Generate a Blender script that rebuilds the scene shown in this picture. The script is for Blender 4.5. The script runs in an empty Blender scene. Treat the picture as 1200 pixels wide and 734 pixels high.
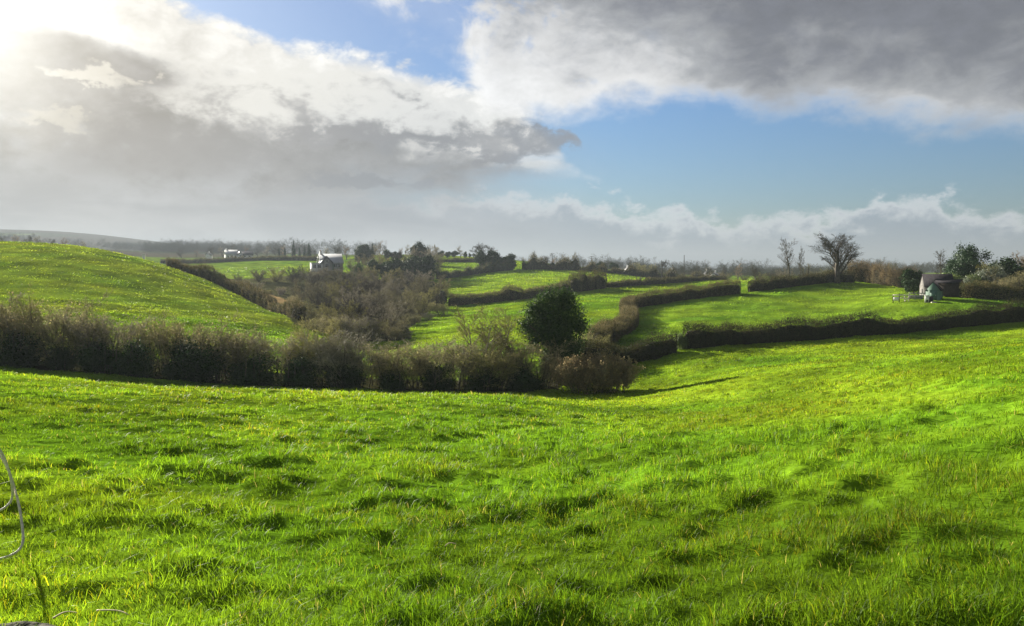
import bpy, math, random
import numpy as np
from mathutils import Vector

rng = np.random.default_rng(7)
random.seed(7)
scene = bpy.context.scene
COL = scene.collection
R = math.radians

# ------------------------------------------------------------------ camera model (used to lay the terrain out)
FOC, CX, CY, HORIZON = 998.0, 600.0, 367.0, 312.0
PITCH = math.atan((CY - HORIZON) / FOC)
EYE = 1.6
SUN_AZ, SUN_EL = R(-36.5), R(16.5)


def slope_of(px, py):
    """sideways and upward slope (per metre forward) of the sight line at a photo position"""
    a = (CY - py) / FOC
    fwd = math.cos(PITCH) + a * math.sin(PITCH)
    return (px - CX) / FOC / fwd, (-math.sin(PITCH) + a * math.cos(PITCH)) / fwd


# ------------------------------------------------------------------ terrain height: surveyed points (bearing, level, distance)
SURVEY = """
0 433 55;100 442 55;200 450 56;300 456 57;400 459 57;500 461 58;600 462 58;680 462 58;740 462 58
865 444 50;940 433 50;740 428 78;800 411 82;900 403 90;1000 395 96;1100 387 100;1200 378 102;740 442 68
0 400 70;0 350 95;0 285 165;100 393 75;100 345 105;100 290 168;200 395 80;200 350 115;200 314 170
300 398 85;300 372 112;290 350 150;345 387 108;345 374 120;250 332 160;50 286 166;150 300 169
0 296 260;100 303 260;195 321 230;0 290 420;100 297 450
280 341 205;310 347 195;335 357 180;240 333 210
215 323 320;280 329 300;340 326 300;215 310 430;300 306 450;370 307 430
280 304 520;200 301 650;140 299 650;60 288 700;240 295 1000;150 294 1000;60 287 1300;150 291 1500
0 269 2000;60 271 2000;130 277 2000;200 286 2000;300 294 2000;400 299 2000;600 310 2000;900 318 2000;1200 319 2000
0 300 4500;600 316 4500;1200 322 4500;0 306 6800;600 316 6800
400 414 95;450 410 105;500 408 95;560 402 90;620 417 80;690 430 72
500 378 145;540 367 165;480 392 118;560 385 115;600 392 105
430 372 165;400 352 230;460 342 250;430 326 300;385 316 285;350 337 230;380 388 135
390 305 450;440 301 450;450 325 320;500 320 340;475 335 270
520 303 430;560 304 430;500 312 380;560 322 330;520 330 310
520 359 185;580 355 187;640 347 197;700 339 215;760 334 240;830 329 280
530 342 250;600 332 270;660 326 280;720 326 300
600 318 335;660 317 345;720 321 345;790 330 340
660 402 105;670 377 125;690 354 165;800 337 235;850 331 258;740 346 190
690 413 85;720 396 100;745 377 123;770 361 143;830 349 155;900 341 165;975 331 176;1060 337 165
800 401 92;800 380 112;900 394 100;900 371 122;1000 387 105;1000 362 128;1060 350 125;1100 352 120;1150 355 116;1200 354 118
1000 340 165;1120 345 135;1200 345 135
900 336 230;1000 329 230;900 327 400;1000 324 400;1100 330 220;1200 332 200;1100 323 400;1200 322 400
830 325 420;800 322 600;700 318 600;900 321 800;1100 319 900;620 308 600;800 320 1500;1000 320 1500;600 308 1300;400 298 1300;1200 319 1500
"""
_pts = []
for tok in SURVEY.replace("\n", ";").split(";"):
    if tok.strip():
        a, b, c = map(float, tok.split())
        u, m = slope_of(a, b)
        _pts.append((u, math.log(c), m + EYE / c))
for w in (3.0, 6.0, 12.0, 24.0, 38.0):
    for u, r in ((-0.62, -0.085), (-0.3, -0.106), (0.0, -0.115), (0.15, -0.127 if w > 20 else -.112), (0.3, -0.110 if w > 20 else -.094), (0.62, -0.056)):
        _pts.append((u, math.log(w), r))
_pts = np.array(_pts)
_K = 0.55                      # how much log-distance counts against bearing


def _kern(a, b):
    d2 = (a[:, None, 0] - b[None, :, 0]) ** 2 + (_K * (a[:, None, 1] - b[None, :, 1])) ** 2
    return d2 * np.log(d2 + 1e-12) * 0.5


_A = _pts[:, :2]
_n = len(_A)
_M = np.zeros((_n + 3, _n + 3))
_M[:_n, :_n] = _kern(_A, _A) + np.eye(_n) * 2e-4
_M[:_n, _n] = 1
_M[:_n, _n + 1:] = _A
_M[_n:, :_n] = _M[:_n, _n:].T
_W = np.linalg.solve(_M, np.concatenate([_pts[:, 2], np.zeros(3)]))


def sstep(a, b, x):
    t = np.clip((x - a) / (b - a), 0, 1)
    return t * t * (3 - 2 * t)


def _hash(ix, iy, s):
    h = (ix * 374761393 + iy * 668265263 + s * 974711) & 0xFFFFFFFF
    h = ((h ^ (h >> 13)) * 1274126177) & 0xFFFFFFFF
    return ((h ^ (h >> 16)) & 0xFFFF) / 65535.0


def vnoise(x, y, s=0):
    ix, iy = np.floor(x).astype(np.int64), np.floor(y).astype(np.int64)
    fx, fy = x - ix, y - iy
    fx, fy = fx * fx * (3 - 2 * fx), fy * fy * (3 - 2 * fy)
    a, b = _hash(ix, iy, s), _hash(ix + 1, iy, s)
    c, d = _hash(ix, iy + 1, s), _hash(ix + 1, iy + 1, s)
    return (a * (1 - fx) + b * fx) * (1 - fy) + (c * (1 - fx) + d * fx) * fy


def tussock(x, y):
    """how much a grass tussock stands up here, 0..1"""
    n = vnoise(x / 0.72 + 3.1, y / 0.72, 1) * 0.55 + vnoise(x / 0.31, y / 0.31 + 9, 2) * 0.45
    n2 = vnoise(x / 3.3, y / 3.3, 3)
    return sstep(0.36, 0.80, n * 0.8 + n2 * 0.2)


def ground_z(x, y, detail=True):
    x = np.atleast_1d(np.asarray(x, float))
    y = np.atleast_1d(np.asarray(y, float))
    az = np.arctan2(x, y)
    u = np.tan(np.clip(az, -0.64, 0.64))
    rad = np.hypot(x, y)
    fwd = np.where(np.abs(az) < 0.64, np.maximum(y, 0.01), rad * math.cos(0.64))
    w = np.log(np.clip(fwd, 3.0, 7000))
    q = np.stack([u, w], 1)
    out = np.empty(len(x))
    for i in range(0, len(x), 40000):
        qq = q[i:i + 40000]
        out[i:i + 40000] = _kern(qq, _A) @ _W[:_n] + _W[_n] + qq @ _W[_n + 1:]
    back = sstep(R(50), R(110), np.abs(az))
    rr = out * (1 - back)
    z = -EYE + rr * fwd
    if detail:
        near = 1 - sstep(70, 160, rad)
        z = z + near * (0.115 * tussock(x, y) + 0.05 * vnoise(x / .27, y / .27, 8) + 0.06 * (vnoise(x / 2.2, y / 2.2, 5) - .5))
        z = z + 0.16 * sstep(50, 90, rad) * (1 - sstep(200, 300, rad)) * tussock(x / 3.1 + 7, y / 3.1)
        z = z + 0.10 * sstep(20, 80, rad) * (vnoise(x / 6, y / 6, 6) - .5) * (1 - sstep(300, 600, rad))
    return z


def at(px, d, py=None):
    """ground point on the bearing of photo column px, d metres ahead"""
    u, _ = slope_of(px, py if py is not None else 370)
    x, y = u * d, d
    return Vector((x, y, float(ground_z(x, y, False)[0])))


def metres(npx, d):
    return npx * d / FOC


# ------------------------------------------------------------------ mesh helpers
def mesh_from(name, V, quads=None, tris=None, mat=None, smooth=False, col=None):
    V = np.asarray(V, np.float32)
    me = bpy.data.meshes.new(name)
    q = np.asarray(quads, np.int32).reshape(-1, 4) if quads is not None and len(quads) else np.zeros((0, 4), np.int32)
    t = np.asarray(tris, np.int32).reshape(-1, 3) if tris is not None and len(tris) else np.zeros((0, 3), np.int32)
    me.vertices.add(len(V))
    me.vertices.foreach_set("co", V.ravel())
    loops = np.concatenate([q.ravel(), t.ravel()])
    me.loops.add(len(loops))
    me.loops.foreach_set("vertex_index", loops)
    nq, nt = len(q), len(t)
    me.polygons.add(nq + nt)
    starts = np.concatenate([np.arange(nq) * 4, nq * 4 + np.arange(nt) * 3]).astype(np.int32)
    me.polygons.foreach_set("loop_start", starts)
    if smooth:
        me.polygons.foreach_set("use_smooth", np.ones(nq + nt, bool))
    if col is not None:
        ca = me.color_attributes.new("tint", 'FLOAT_COLOR', 'POINT')
        c4 = np.ones((len(V), 4), np.float32)
        c4[:, :3] = col
        ca.data.foreach_set("color", c4.ravel())
    me.update()
    me.validate()
    if mat:
        me.materials.append(mat)
    return me


class MB:
    """collects vertices and faces for one mesh"""
    def __init__(s):
        s.v, s.q, s.t, s.n = [], [], [], 0

    def add(s, V, quads=None, tris=None):
        V = np.asarray(V, float).reshape(-1, 3)
        if quads is not None and len(quads):
            s.q.append(np.asarray(quads, int).reshape(-1, 4) + s.n)
        if tris is not None and len(tris):
            s.t.append(np.asarray(tris, int).reshape(-1, 3) + s.n)
        s.v.append(V)
        s.n += len(V)

    def box(s, c, size, rz=0.0):
        x, y, z = np.array(size) / 2
        V = np.array([(i, j, k) for k in (-z, z) for j in (-y, y) for i in (-x, x)])
        if rz:
            ca, sa = math.cos(rz), math.sin(rz)
            V = np.stack([V[:, 0] * ca - V[:, 1] * sa, V[:, 0] * sa + V[:, 1] * ca, V[:, 2]], 1)
        s.add(V + np.array(c), [(0, 2, 3, 1), (4, 5, 7, 6), (0, 1, 5, 4), (2, 6, 7, 3), (0, 4, 6, 2), (1, 3, 7, 5)])

    def tube(s, pts, rad, k=6, cap=True):
        pts = np.asarray(pts, float)
        n = len(pts)
        rad = np.broadcast_to(np.asarray(rad, float), (n,))
        tan = np.gradient(pts, axis=0)
        tan /= np.linalg.norm(tan, axis=1, keepdims=True) + 1e-9
        ref = np.array([0, 0, 1.0]) if abs(tan[0][2]) < 0.8 else np.array([1.0, 0, 0])
        a = np.cross(tan, ref)
        a /= np.linalg.norm(a, axis=1, keepdims=True) + 1e-9
        b = np.cross(tan, a)
        th = np.arange(k) * 2 * math.pi / k
        V = pts[:, None] + rad[:, None, None] * (np.cos(th)[None, :, None] * a[:, None] + np.sin(th)[None, :, None] * b[:, None])
        i, j = np.meshgrid(np.arange(n - 1), np.arange(k), indexing='ij')
        j2 = (j + 1) % k
        Q = np.stack([i * k + j, i * k + j2, (i + 1) * k + j2, (i + 1) * k + j], -1).reshape(-1, 4)
        T = []
        if cap:
            T = [(0, x + 1, x) for x in range(1, k - 1)] + [((n - 1) * k, (n - 1) * k + x, (n - 1) * k + x + 1) for x in range(1, k - 1)]
        s.add(V.reshape(-1, 3), Q, T)

    def ribbons(s, P, D, L, Wd, bend=0.25, rg=rng):
        """many thin tapering twigs: base points P, directions D, lengths L, widths Wd"""
        n = len(P)
        if not n:
            return
        r = rg.normal(size=(n, 3))
        side = np.cross(D, r)
        side /= np.linalg.norm(side, axis=1, keepdims=True) + 1e-9
        r2 = rg.normal(size=(n, 3)) * bend
        L, Wd = L[:, None], Wd[:, None]
        m = P + D * L * 0.5 + r2 * L * 0.2
        e = P + D * L + r2 * L * 0.65
        V = np.stack([P - side * Wd / 2, P + side * Wd / 2, m + side * Wd * .4, m - side * Wd * .4, e], 1)
        b = np.arange(n)[:, None] * 5
        s.add(V.reshape(-1, 3), b + np.array([[0, 1, 2, 3]]), b + np.array([[3, 2, 4]]))

    def leaves(s, P, N, size, rg=rng):
        """leaf-sized quads at P facing roughly N"""
        n = len(P)
        if not n:
            return
        N = N / (np.linalg.norm(N, axis=1, keepdims=True) + 1e-9)
        r = rg.normal(size=(n, 3))
        a = np.cross(N, r)
        a /= np.linalg.norm(a, axis=1, keepdims=True) + 1e-9
        b = np.cross(N, a)
        sz = np.broadcast_to(np.asarray(size, float), (n,))[:, None]
        fold = N * sz * .18
        V = np.stack([P - a * sz * .62, P - b * sz * .40 + fold, P + a * sz * .62, P + b * sz * .40 + fold], 1)
        s.add(V.reshape(-1, 3), np.arange(n)[:, None] * 4 + np.array([[0, 1, 2, 3]]))

    def mesh(s, name, mat, smooth=False):
        V = np.concatenate(s.v) if s.v else np.zeros((0, 3))
        return mesh_from(name, V, np.concatenate(s.q) if s.q else None, np.concatenate(s.t) if s.t else None, mat, smooth)


USED = {}


def link(o):
    COL.objects.link(o)
    return o


def tag(o, label, cat, group=None):
    o["label"] = label
    o["category"] = cat
    if group:
        o["group"] = group
    return o


def thing(name, label, cat, loc, rz=0.0, group=None, scale=1.0):
    o = link(bpy.data.objects.new(name, None))
    o.location = loc
    o.rotation_euler = (0, 0, rz)
    o.scale = (scale,) * 3 if not hasattr(scale, '__len__') else scale
    o.empty_display_size = 0.3
    return tag(o, label, cat, group)


def part(name, me, parent, label=None):
    o = link(bpy.data.objects.new(name, me))
    o.parent = parent
    if label:
        o["label"] = label
    return o


def solo(name, me, loc, label, cat, group=None, rz=0.0):
    o = link(bpy.data.objects.new(name, me))
    o.location = loc
    o.rotation_euler = (0, 0, rz)
    return tag(o, label, cat, group)


# ------------------------------------------------------------------ materials
def new_mat(name):
    m = bpy.data.materials.new(name)
    m.use_nodes = True
    nt = m.node_tree
    for n in list(nt.nodes):
        nt.nodes.remove(n)
    out = nt.nodes.new('ShaderNodeOutputMaterial')
    return m, nt, out


def N(nt, typ, **kw):
    n = nt.nodes.new(typ)
    for k, v in kw.items():
        if k.startswith('i_'):
            n.inputs[k[2:].replace('_', ' ')].default_value = v
        else:
            setattr(n, k, v)
    return n


def leafy(name, c1, c2, transl=0.35, rough=0.6, gloss=0.12, obj_var=0.25, patch=.7):
    """thin foliage or twig material: colour varies from leaf to leaf and from plant to plant"""
    m, nt, out = new_mat(name)
    L = nt.links.new
    ramp = N(nt, 'ShaderNodeMix', data_type='RGBA')
    ramp.inputs['A'].default_value = (*c1, 1)
    ramp.inputs['B'].default_value = (*c2, 1)
    geo = N(nt, 'ShaderNodeNewGeometry')
    tc = N(nt, 'ShaderNodeTexCoord')
    pn = N(nt, 'ShaderNodeTexNoise')
    pn.inputs['Scale'].default_value = patch
    pn.inputs['Detail'].default_value = 3
    L(tc.outputs['Object'], pn.inputs['Vector'])
    pm = N(nt, 'ShaderNodeMapRange')
    pm.inputs['From Min'].default_value = .35
    pm.inputs['From Max'].default_value = .65
    pm.inputs['To Min'].default_value = -.35
    pm.inputs['To Max'].default_value = .35
    L(pn.outputs['Fac'], pm.inputs['Value'])
    pa = N(nt, 'ShaderNodeMath', operation='ADD', use_clamp=True)
    L(geo.outputs['Random Per Island'], pa.inputs[0])
    L(pm.outputs[0], pa.inputs[1])
    L(pa.outputs[0], ramp.inputs['Factor'])
    oi = N(nt, 'ShaderNodeObjectInfo')
    mr = N(nt, 'ShaderNodeMapRange')
    mr.inputs['To Min'].default_value = 1 - obj_var
    mr.inputs['To Max'].default_value = 1 + obj_var
    L(oi.outputs['Random'], mr.inputs['Value'])
    mul = N(nt, 'ShaderNodeVectorMath', operation='SCALE')
    L(ramp.outputs['Result'], mul.inputs[0])
    L(mr.outputs[0], mul.inputs['Scale'])
    d = N(nt, 'ShaderNodeBsdfPrincipled')
    d.inputs['Roughness'].default_value = rough
    d.inputs['Specular IOR Level'].default_value = gloss
    L(mul.outputs[0], d.inputs['Base Color'])
    if transl > 0:
        t = N(nt, 'ShaderNodeBsdfTranslucent')
        L(mul.outputs[0], t.inputs['Color'])
        mix = N(nt, 'ShaderNodeMixShader')
        mix.inputs[0].default_value = transl
        L(d.outputs[0], mix.inputs[1])
        L(t.outputs[0], mix.inputs[2])
        L(mix.outputs[0], out.inputs['Surface'])
    else:
        L(d.outputs[0], out.inputs['Surface'])
    return m


def plain(name, c, rough=0.7, spec=0.3, var=0.35, scale=3.0, bump=0.2, detail=6.0, stretch=(1, 1, 1)):
    """weathered solid: noise-mottled colour and bump in object space"""
    m, nt, out = new_mat(name)
    L = nt.links.new
    tc = N(nt, 'ShaderNodeTexCoord')
    mp = N(nt, 'ShaderNodeMapping')
    mp.inputs['Scale'].default_value = stretch
    L(tc.outputs['Object'], mp.inputs[0])
    no = N(nt, 'ShaderNodeTexNoise')
    no.inputs['Scale'].default_value = scale
    no.inputs['Detail'].default_value = detail
    L(mp.outputs[0], no.inputs['Vector'])
    mr = N(nt, 'ShaderNodeMapRange')
    mr.inputs['From Min'].default_value = .3
    mr.inputs['From Max'].default_value = .7
    mr.inputs['To Min'].default_value = 1 - var
    mr.inputs['To Max'].default_value = 1 + var
    L(no.outputs['Fac'], mr.inputs['Value'])
    mul = N(nt, 'ShaderNodeVectorMath', operation='SCALE')
    mul.inputs[0].default_value = c
    L(mr.outputs[0], mul.inputs['Scale'])
    d = N(nt, 'ShaderNodeBsdfPrincipled')
    d.inputs['Roughness'].default_value = rough
    d.inputs['Specular IOR Level'].default_value = spec
    L(mul.outputs[0], d.inputs['Base Color'])
    if bump:
        bp = N(nt, 'ShaderNodeBump')
        bp.inputs['Strength'].default_value = bump
        bp.inputs['Distance'].default_value = .05
        L(no.outputs['Fac'], bp.inputs['Height'])
        L(bp.outputs[0], d.inputs['Normal'])
    L(d.outputs[0], out.inputs['Surface'])
    return m
# ------------------------------------------------------------------ field layout
def inside(px, d, poly):
    poly = np.array(poly, float)
    lx, ly = px, np.log(d)
    X, Y = poly[:, 0], np.log(poly[:, 1])
    c = np.zeros(len(px), bool)
    j = len(poly) - 1
    for i in range(len(poly)):
        cond = ((Y[i] > ly) != (Y[j] > ly)) & (lx < (X[j] - X[i]) * (ly - Y[i]) / (Y[j] - Y[i] + 1e-12) + X[i])
        c ^= cond
        j = i
    return c


ROUGH = [(345, 112), (482, 112), (478, 130), (508, 185), (522, 212), (515, 300), (480, 320), (430, 275), (350, 286), (200, 286), (200, 182), (300, 158)]
TAN = [(262, 190), (300, 172), (338, 168), (352, 182), (330, 198), (300, 214), (266, 216)]
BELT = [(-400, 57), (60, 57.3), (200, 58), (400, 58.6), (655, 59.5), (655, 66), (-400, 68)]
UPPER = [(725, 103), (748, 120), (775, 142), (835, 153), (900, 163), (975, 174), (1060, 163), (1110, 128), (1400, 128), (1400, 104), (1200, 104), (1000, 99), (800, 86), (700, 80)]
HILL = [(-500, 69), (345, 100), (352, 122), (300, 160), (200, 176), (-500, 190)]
WOODS = [(60, 560), (290, 560), (420, 470), (520, 480), (640, 420), (900, 420), (1250, 260), (1250, 950), (-400, 950), (-400, 560)]


def field_colour(x, y):
    az = np.arctan2(x, y)
    d = np.maximum(np.where(np.abs(az) < 1.2, y, np.hypot(x, y)), 1)
    px = CX + FOC * np.tan(np.clip(az, -1.2, 1.2))
    c = np.empty((len(x), 3))
    n1 = vnoise(x / 7, y / 7, 11)[:, None]
    n2 = vnoise(x / 1.7, y / 1.7, 12)[:, None]
    n3 = vnoise(x / 23, y / 23, 13)[:, None]
    g0 = np.array([0.098, 0.196, 0.010])
    g1 = np.array([0.182, 0.262, 0.013])
    c[:] = (g0 + (g1 - g0) * np.clip(0.9 * n1 + 0.5 * n2 + 0.5 * n3 - 0.45, 0, 1)) * (.74 + .52 * np.clip(1.6 * vnoise(x / 2.6, y / 3.4, 15)[:, None] - .3, 0, 1))
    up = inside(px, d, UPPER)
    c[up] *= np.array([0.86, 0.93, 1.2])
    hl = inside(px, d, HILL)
    c[hl] *= np.array([1.12, .98, 1.6])  # hill turf tinted paler, haze put into its colour
    far = sstep(380, 700, d)[:, None]
    cell = vnoise(x / 140, y / 220, 14)[:, None]
    fc = np.where(cell > .62, np.array([[0.11, 0.16, 0.035]]), np.where(cell > .4, np.array([[0.06, 0.07, 0.03]]), np.array([[0.075, 0.065, 0.04]])))
    c = c * (1 - far) + fc * far
    rough = inside(px, d, ROUGH)
    c[rough] = np.array([0.070, 0.072, 0.030]) * (0.7 + 0.6 * n2[rough])
    tan = inside(px, d, TAN)
    c[tan] = np.array([0.34, 0.24, 0.11]) * (0.7 + 0.6 * n2[tan])
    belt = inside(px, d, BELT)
    c[belt] = np.array([0.035, 0.035, 0.015])  # dark soil, with the shade under the hedgerow put into the colour
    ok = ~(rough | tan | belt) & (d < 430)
    return c, ok, px, d


# ------------------------------------------------------------------ ground: one sheet out to the horizon
def build_ground():
    az = np.concatenate([np.linspace(-180, -44, 40, endpoint=False), np.linspace(-44, 44, 620, endpoint=False), np.linspace(44, 180, 40, endpoint=False)])
    az = np.radians(az)
    rad = np.exp(np.linspace(math.log(0.8), math.log(6800), 820))
    A, RR = np.meshgrid(az, rad, indexing='ij')
    x, y = (np.sin(A) * RR).ravel(), (np.cos(A) * RR).ravel()
    z = ground_z(x, y)
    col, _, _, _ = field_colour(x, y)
    na, nr = len(az), len(rad)
    V = np.stack([x, y, z], 1)
    V = np.concatenate([V, [[0, 0, float(ground_z([0.01], [0.01])[0])]]])
    col = np.concatenate([col, col[:1]])
    i, j = np.meshgrid(np.arange(na), np.arange(nr - 1), indexing='ij')
    i2 = (i + 1) % na
    Q = np.stack([i * nr + j, i * nr + j + 1, i2 * nr + j + 1, i2 * nr + j], -1).reshape(-1, 4)
    k = np.arange(na)
    T = np.stack([np.full(na, na * nr), k * nr, ((k + 1) % na) * nr], 1)
    m, nt, out = new_mat("field_turf")
    L = nt.links.new
    at_ = N(nt, 'ShaderNodeAttribute', attribute_name='tint')
    tc = N(nt, 'ShaderNodeTexCoord')
    n1 = N(nt, 'ShaderNodeTexNoise')
    n1.inputs['Scale'].default_value = 2.2
    n1.inputs['Detail'].default_value = 8
    n2 = N(nt, 'ShaderNodeTexNoise')
    n2.inputs['Scale'].default_value = 0.16
    n2.inputs['Detail'].default_value = 6
    L(tc.outputs['Object'], n1.inputs['Vector'])
    L(tc.outputs['Object'], n2.inputs['Vector'])
    ad = N(nt, 'ShaderNodeMath', operation='ADD')
    L(n1.outputs['Fac'], ad.inputs[0])
    L(n2.outputs['Fac'], ad.inputs[1])
    mr = N(nt, 'ShaderNodeMapRange')
    for k_, v in (('From Min', .7), ('From Max', 1.3), ('To Min', .55), ('To Max', 1.25)):
        mr.inputs[k_].default_value = v
    L(ad.outputs[0], mr.inputs['Value'])
    sc = N(nt, 'ShaderNodeVectorMath', operation='SCALE')
    L(at_.outputs['Color'], sc.inputs[0])
    L(mr.outputs[0], sc.inputs['Scale'])
    d = N(nt, 'ShaderNodeBsdfPrincipled')
    d.inputs['Roughness'].default_value = .85
    d.inputs['Specular IOR Level'].default_value = 0.0
    L(sc.outputs[0], d.inputs['Base Color'])
    bp = N(nt, 'ShaderNodeBump')
    bp.inputs['Strength'].default_value = .9
    bp.inputs['Distance'].default_value = .12
    L(n1.outputs['Fac'], bp.inputs['Height'])
    L(bp.outputs[0], d.inputs['Normal'])
    L(d.outputs[0], out.inputs['Surface'])
    me = mesh_from("ground", V, Q, T, m, True, col)
    o = link(bpy.data.objects.new("ground", me))
    o["kind"] = "structure"
    return float(z.min())


# ------------------------------------------------------------------ grass: blades over every pasture, one object
def build_grass(scale=1.0):
    def sample(n, d0, d1, power, half):
        t = rng.random(n)
        p = 2 - power
        d = (d0 ** p + t * (d1 ** p - d0 ** p)) ** (1 / p)
        a = (rng.random(n) * 2 - 1) * half
        return np.sin(a) * d, np.cos(a) * d
    sets = [sample(int(700000 * scale), 2.6, 112, 1.5, R(37.5)),
            sample(int(60000 * scale), 2.4, 9, 1.5, R(40)),
            sample(int(330000 * scale), 55, 420, 1.6, R(36))]
    K = 13                                   # blades to a tuft
    cx = np.concatenate([s[0][:len(s[0]) // K] for s in sets])
    cy = np.concatenate([s[1][:len(s[1]) // K] for s in sets])
    cd_ = np.hypot(cx, cy)
    nt_ = len(cx)
    spread = np.maximum(.045, .0042 * cd_) * (.6 + .8 * rng.random(nt_))
    ox, oy = rng.normal(size=(nt_, K)), rng.normal(size=(nt_, K))
    x = (cx[:, None] + ox * spread[:, None]).ravel()
    y = (cy[:, None] + oy * spread[:, None]).ravel()
    ox, oy = ox.ravel(), oy.ravel()
    tuft_h = np.repeat(.55 + .95 * rng.random(nt_) ** 1.6, K)
    tuft_c = np.repeat(.55 + .75 * rng.random(nt_) ** .8, K)
    tuft_a = np.repeat(rng.random(nt_) * 2 * math.pi, K)
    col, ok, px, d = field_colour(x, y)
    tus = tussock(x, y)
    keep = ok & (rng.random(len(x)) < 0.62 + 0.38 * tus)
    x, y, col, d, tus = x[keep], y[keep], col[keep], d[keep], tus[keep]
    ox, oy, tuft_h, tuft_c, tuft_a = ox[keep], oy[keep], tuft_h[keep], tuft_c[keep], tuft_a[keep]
    n = len(x)
    z = ground_z(x, y) - 0.012
    big = vnoise(x / 5, y / 5, 21)
    w = np.maximum(0.0042, 0.00062 * d) * (0.7 + 0.6 * rng.random(n))
    h = tuft_h * (0.044 + 0.038 * rng.random(n) ** 1.5 + 0.07 * tus * (0.4 + .6 * rng.random(n))) * (0.8 + .4 * big)
    h = np.maximum(h, 0.0010 * d * np.where(d > 45, .4 + 1.2 * vnoise(x / 1.7, y / 2.4, 23), 1) * (0.5 + 0.6 * rng.random(n)) * tuft_h * 1.2)
    h *= np.where(d > 50, 0.9, 1.0)
    th = rng.random(n) * 2 * math.pi
    lean = (0.25 + 0.75 * rng.random(n)) * h
    long_ = rng.random(n) < 0.05
    h[long_] *= 1.25
    lean[long_] *= 1.7
    lx = np.cos(th) * lean * .45 + h * (.42 * ox + .35 * np.cos(tuft_a))
    ly = np.sin(th) * lean * .45 + h * (.42 * oy + .35 * np.sin(tuft_a))
    sx, sy = -np.sin(th + rng.normal(size=n) * .6), np.cos(th + rng.normal(size=n) * .6)
    base = np.stack([x, y, z], 1)
    side = np.stack([sx, sy, np.zeros(n)], 1) * (w / 2)[:, None]
    mid = base + np.stack([lx * .38, ly * .38, h * .62], 1)
    tip = base + np.stack([lx, ly, h * (1 - .25 * rng.random(n))], 1)
    V = np.stack([base - side, base + side, mid + side * .8, mid - side * .8, tip], 1).reshape(-1, 3)
    b = np.arange(n)[:, None] * 5
    Q = b + np.array([[0, 1, 2, 3]])
    T = b + np.array([[3, 2, 4]])
    v = rng.random(n)[:, None]
    c = col * (0.60 + 0.80 * v) * tuft_c[:, None]
    yel = rng.random(n) < (0.03 + 0.13 * sstep(.55, .85, vnoise(x / 1.3 + 40, y / 1.3, 22)))
    yel &= d < 48
    c[yel] = c[yel] * np.array([1.75, 1.15, 1.0])
    thatch = rng.random(n) < .42 * sstep(.62, .82, vnoise(x / 1.05 + 70, y / 1.05, 25)) * (d < 90)
    c[thatch] = c[thatch] * np.array([1.4, .95, 1.6])
    straw = (rng.random(n) < 0.012) & (d < 48)
    c[straw] = np.array([0.34, 0.30, 0.12]) * (0.7 + .5 * v[straw])
    m, nt, out = new_mat("grass_blades")
    L = nt.links.new
    a = N(nt, 'ShaderNodeAttribute', attribute_name='tint')
    p = N(nt, 'ShaderNodeBsdfPrincipled')
    p.inputs['Roughness'].default_value = .5
    p.inputs['Specular IOR Level'].default_value = .065
    L(a.outputs['Color'], p.inputs['Base Color'])
    t = N(nt, 'ShaderNodeBsdfTranslucent')
    hs = N(nt, 'ShaderNodeVectorMath', operation='MULTIPLY')
    hs.inputs[1].default_value = (1.45, 1.35, .8)
    L(a.outputs['Color'], hs.inputs[0])
    L(hs.outputs[0], t.inputs['Color'])
    mx = N(nt, 'ShaderNodeMixShader')
    mx.inputs[0].default_value = .5
    L(p.outputs[0], mx.inputs[1])
    L(t.outputs[0], mx.inputs[2])
    L(mx.outputs[0], out.inputs['Surface'])
    me = mesh_from("grass", V, Q, T, m, False, np.repeat(c, 5, 0))
    o = link(bpy.data.objects.new("grass", me))
    o["kind"] = "stuff"
    tag(o, "bright green tufted pasture grass covering the fields", "grass")


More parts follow.
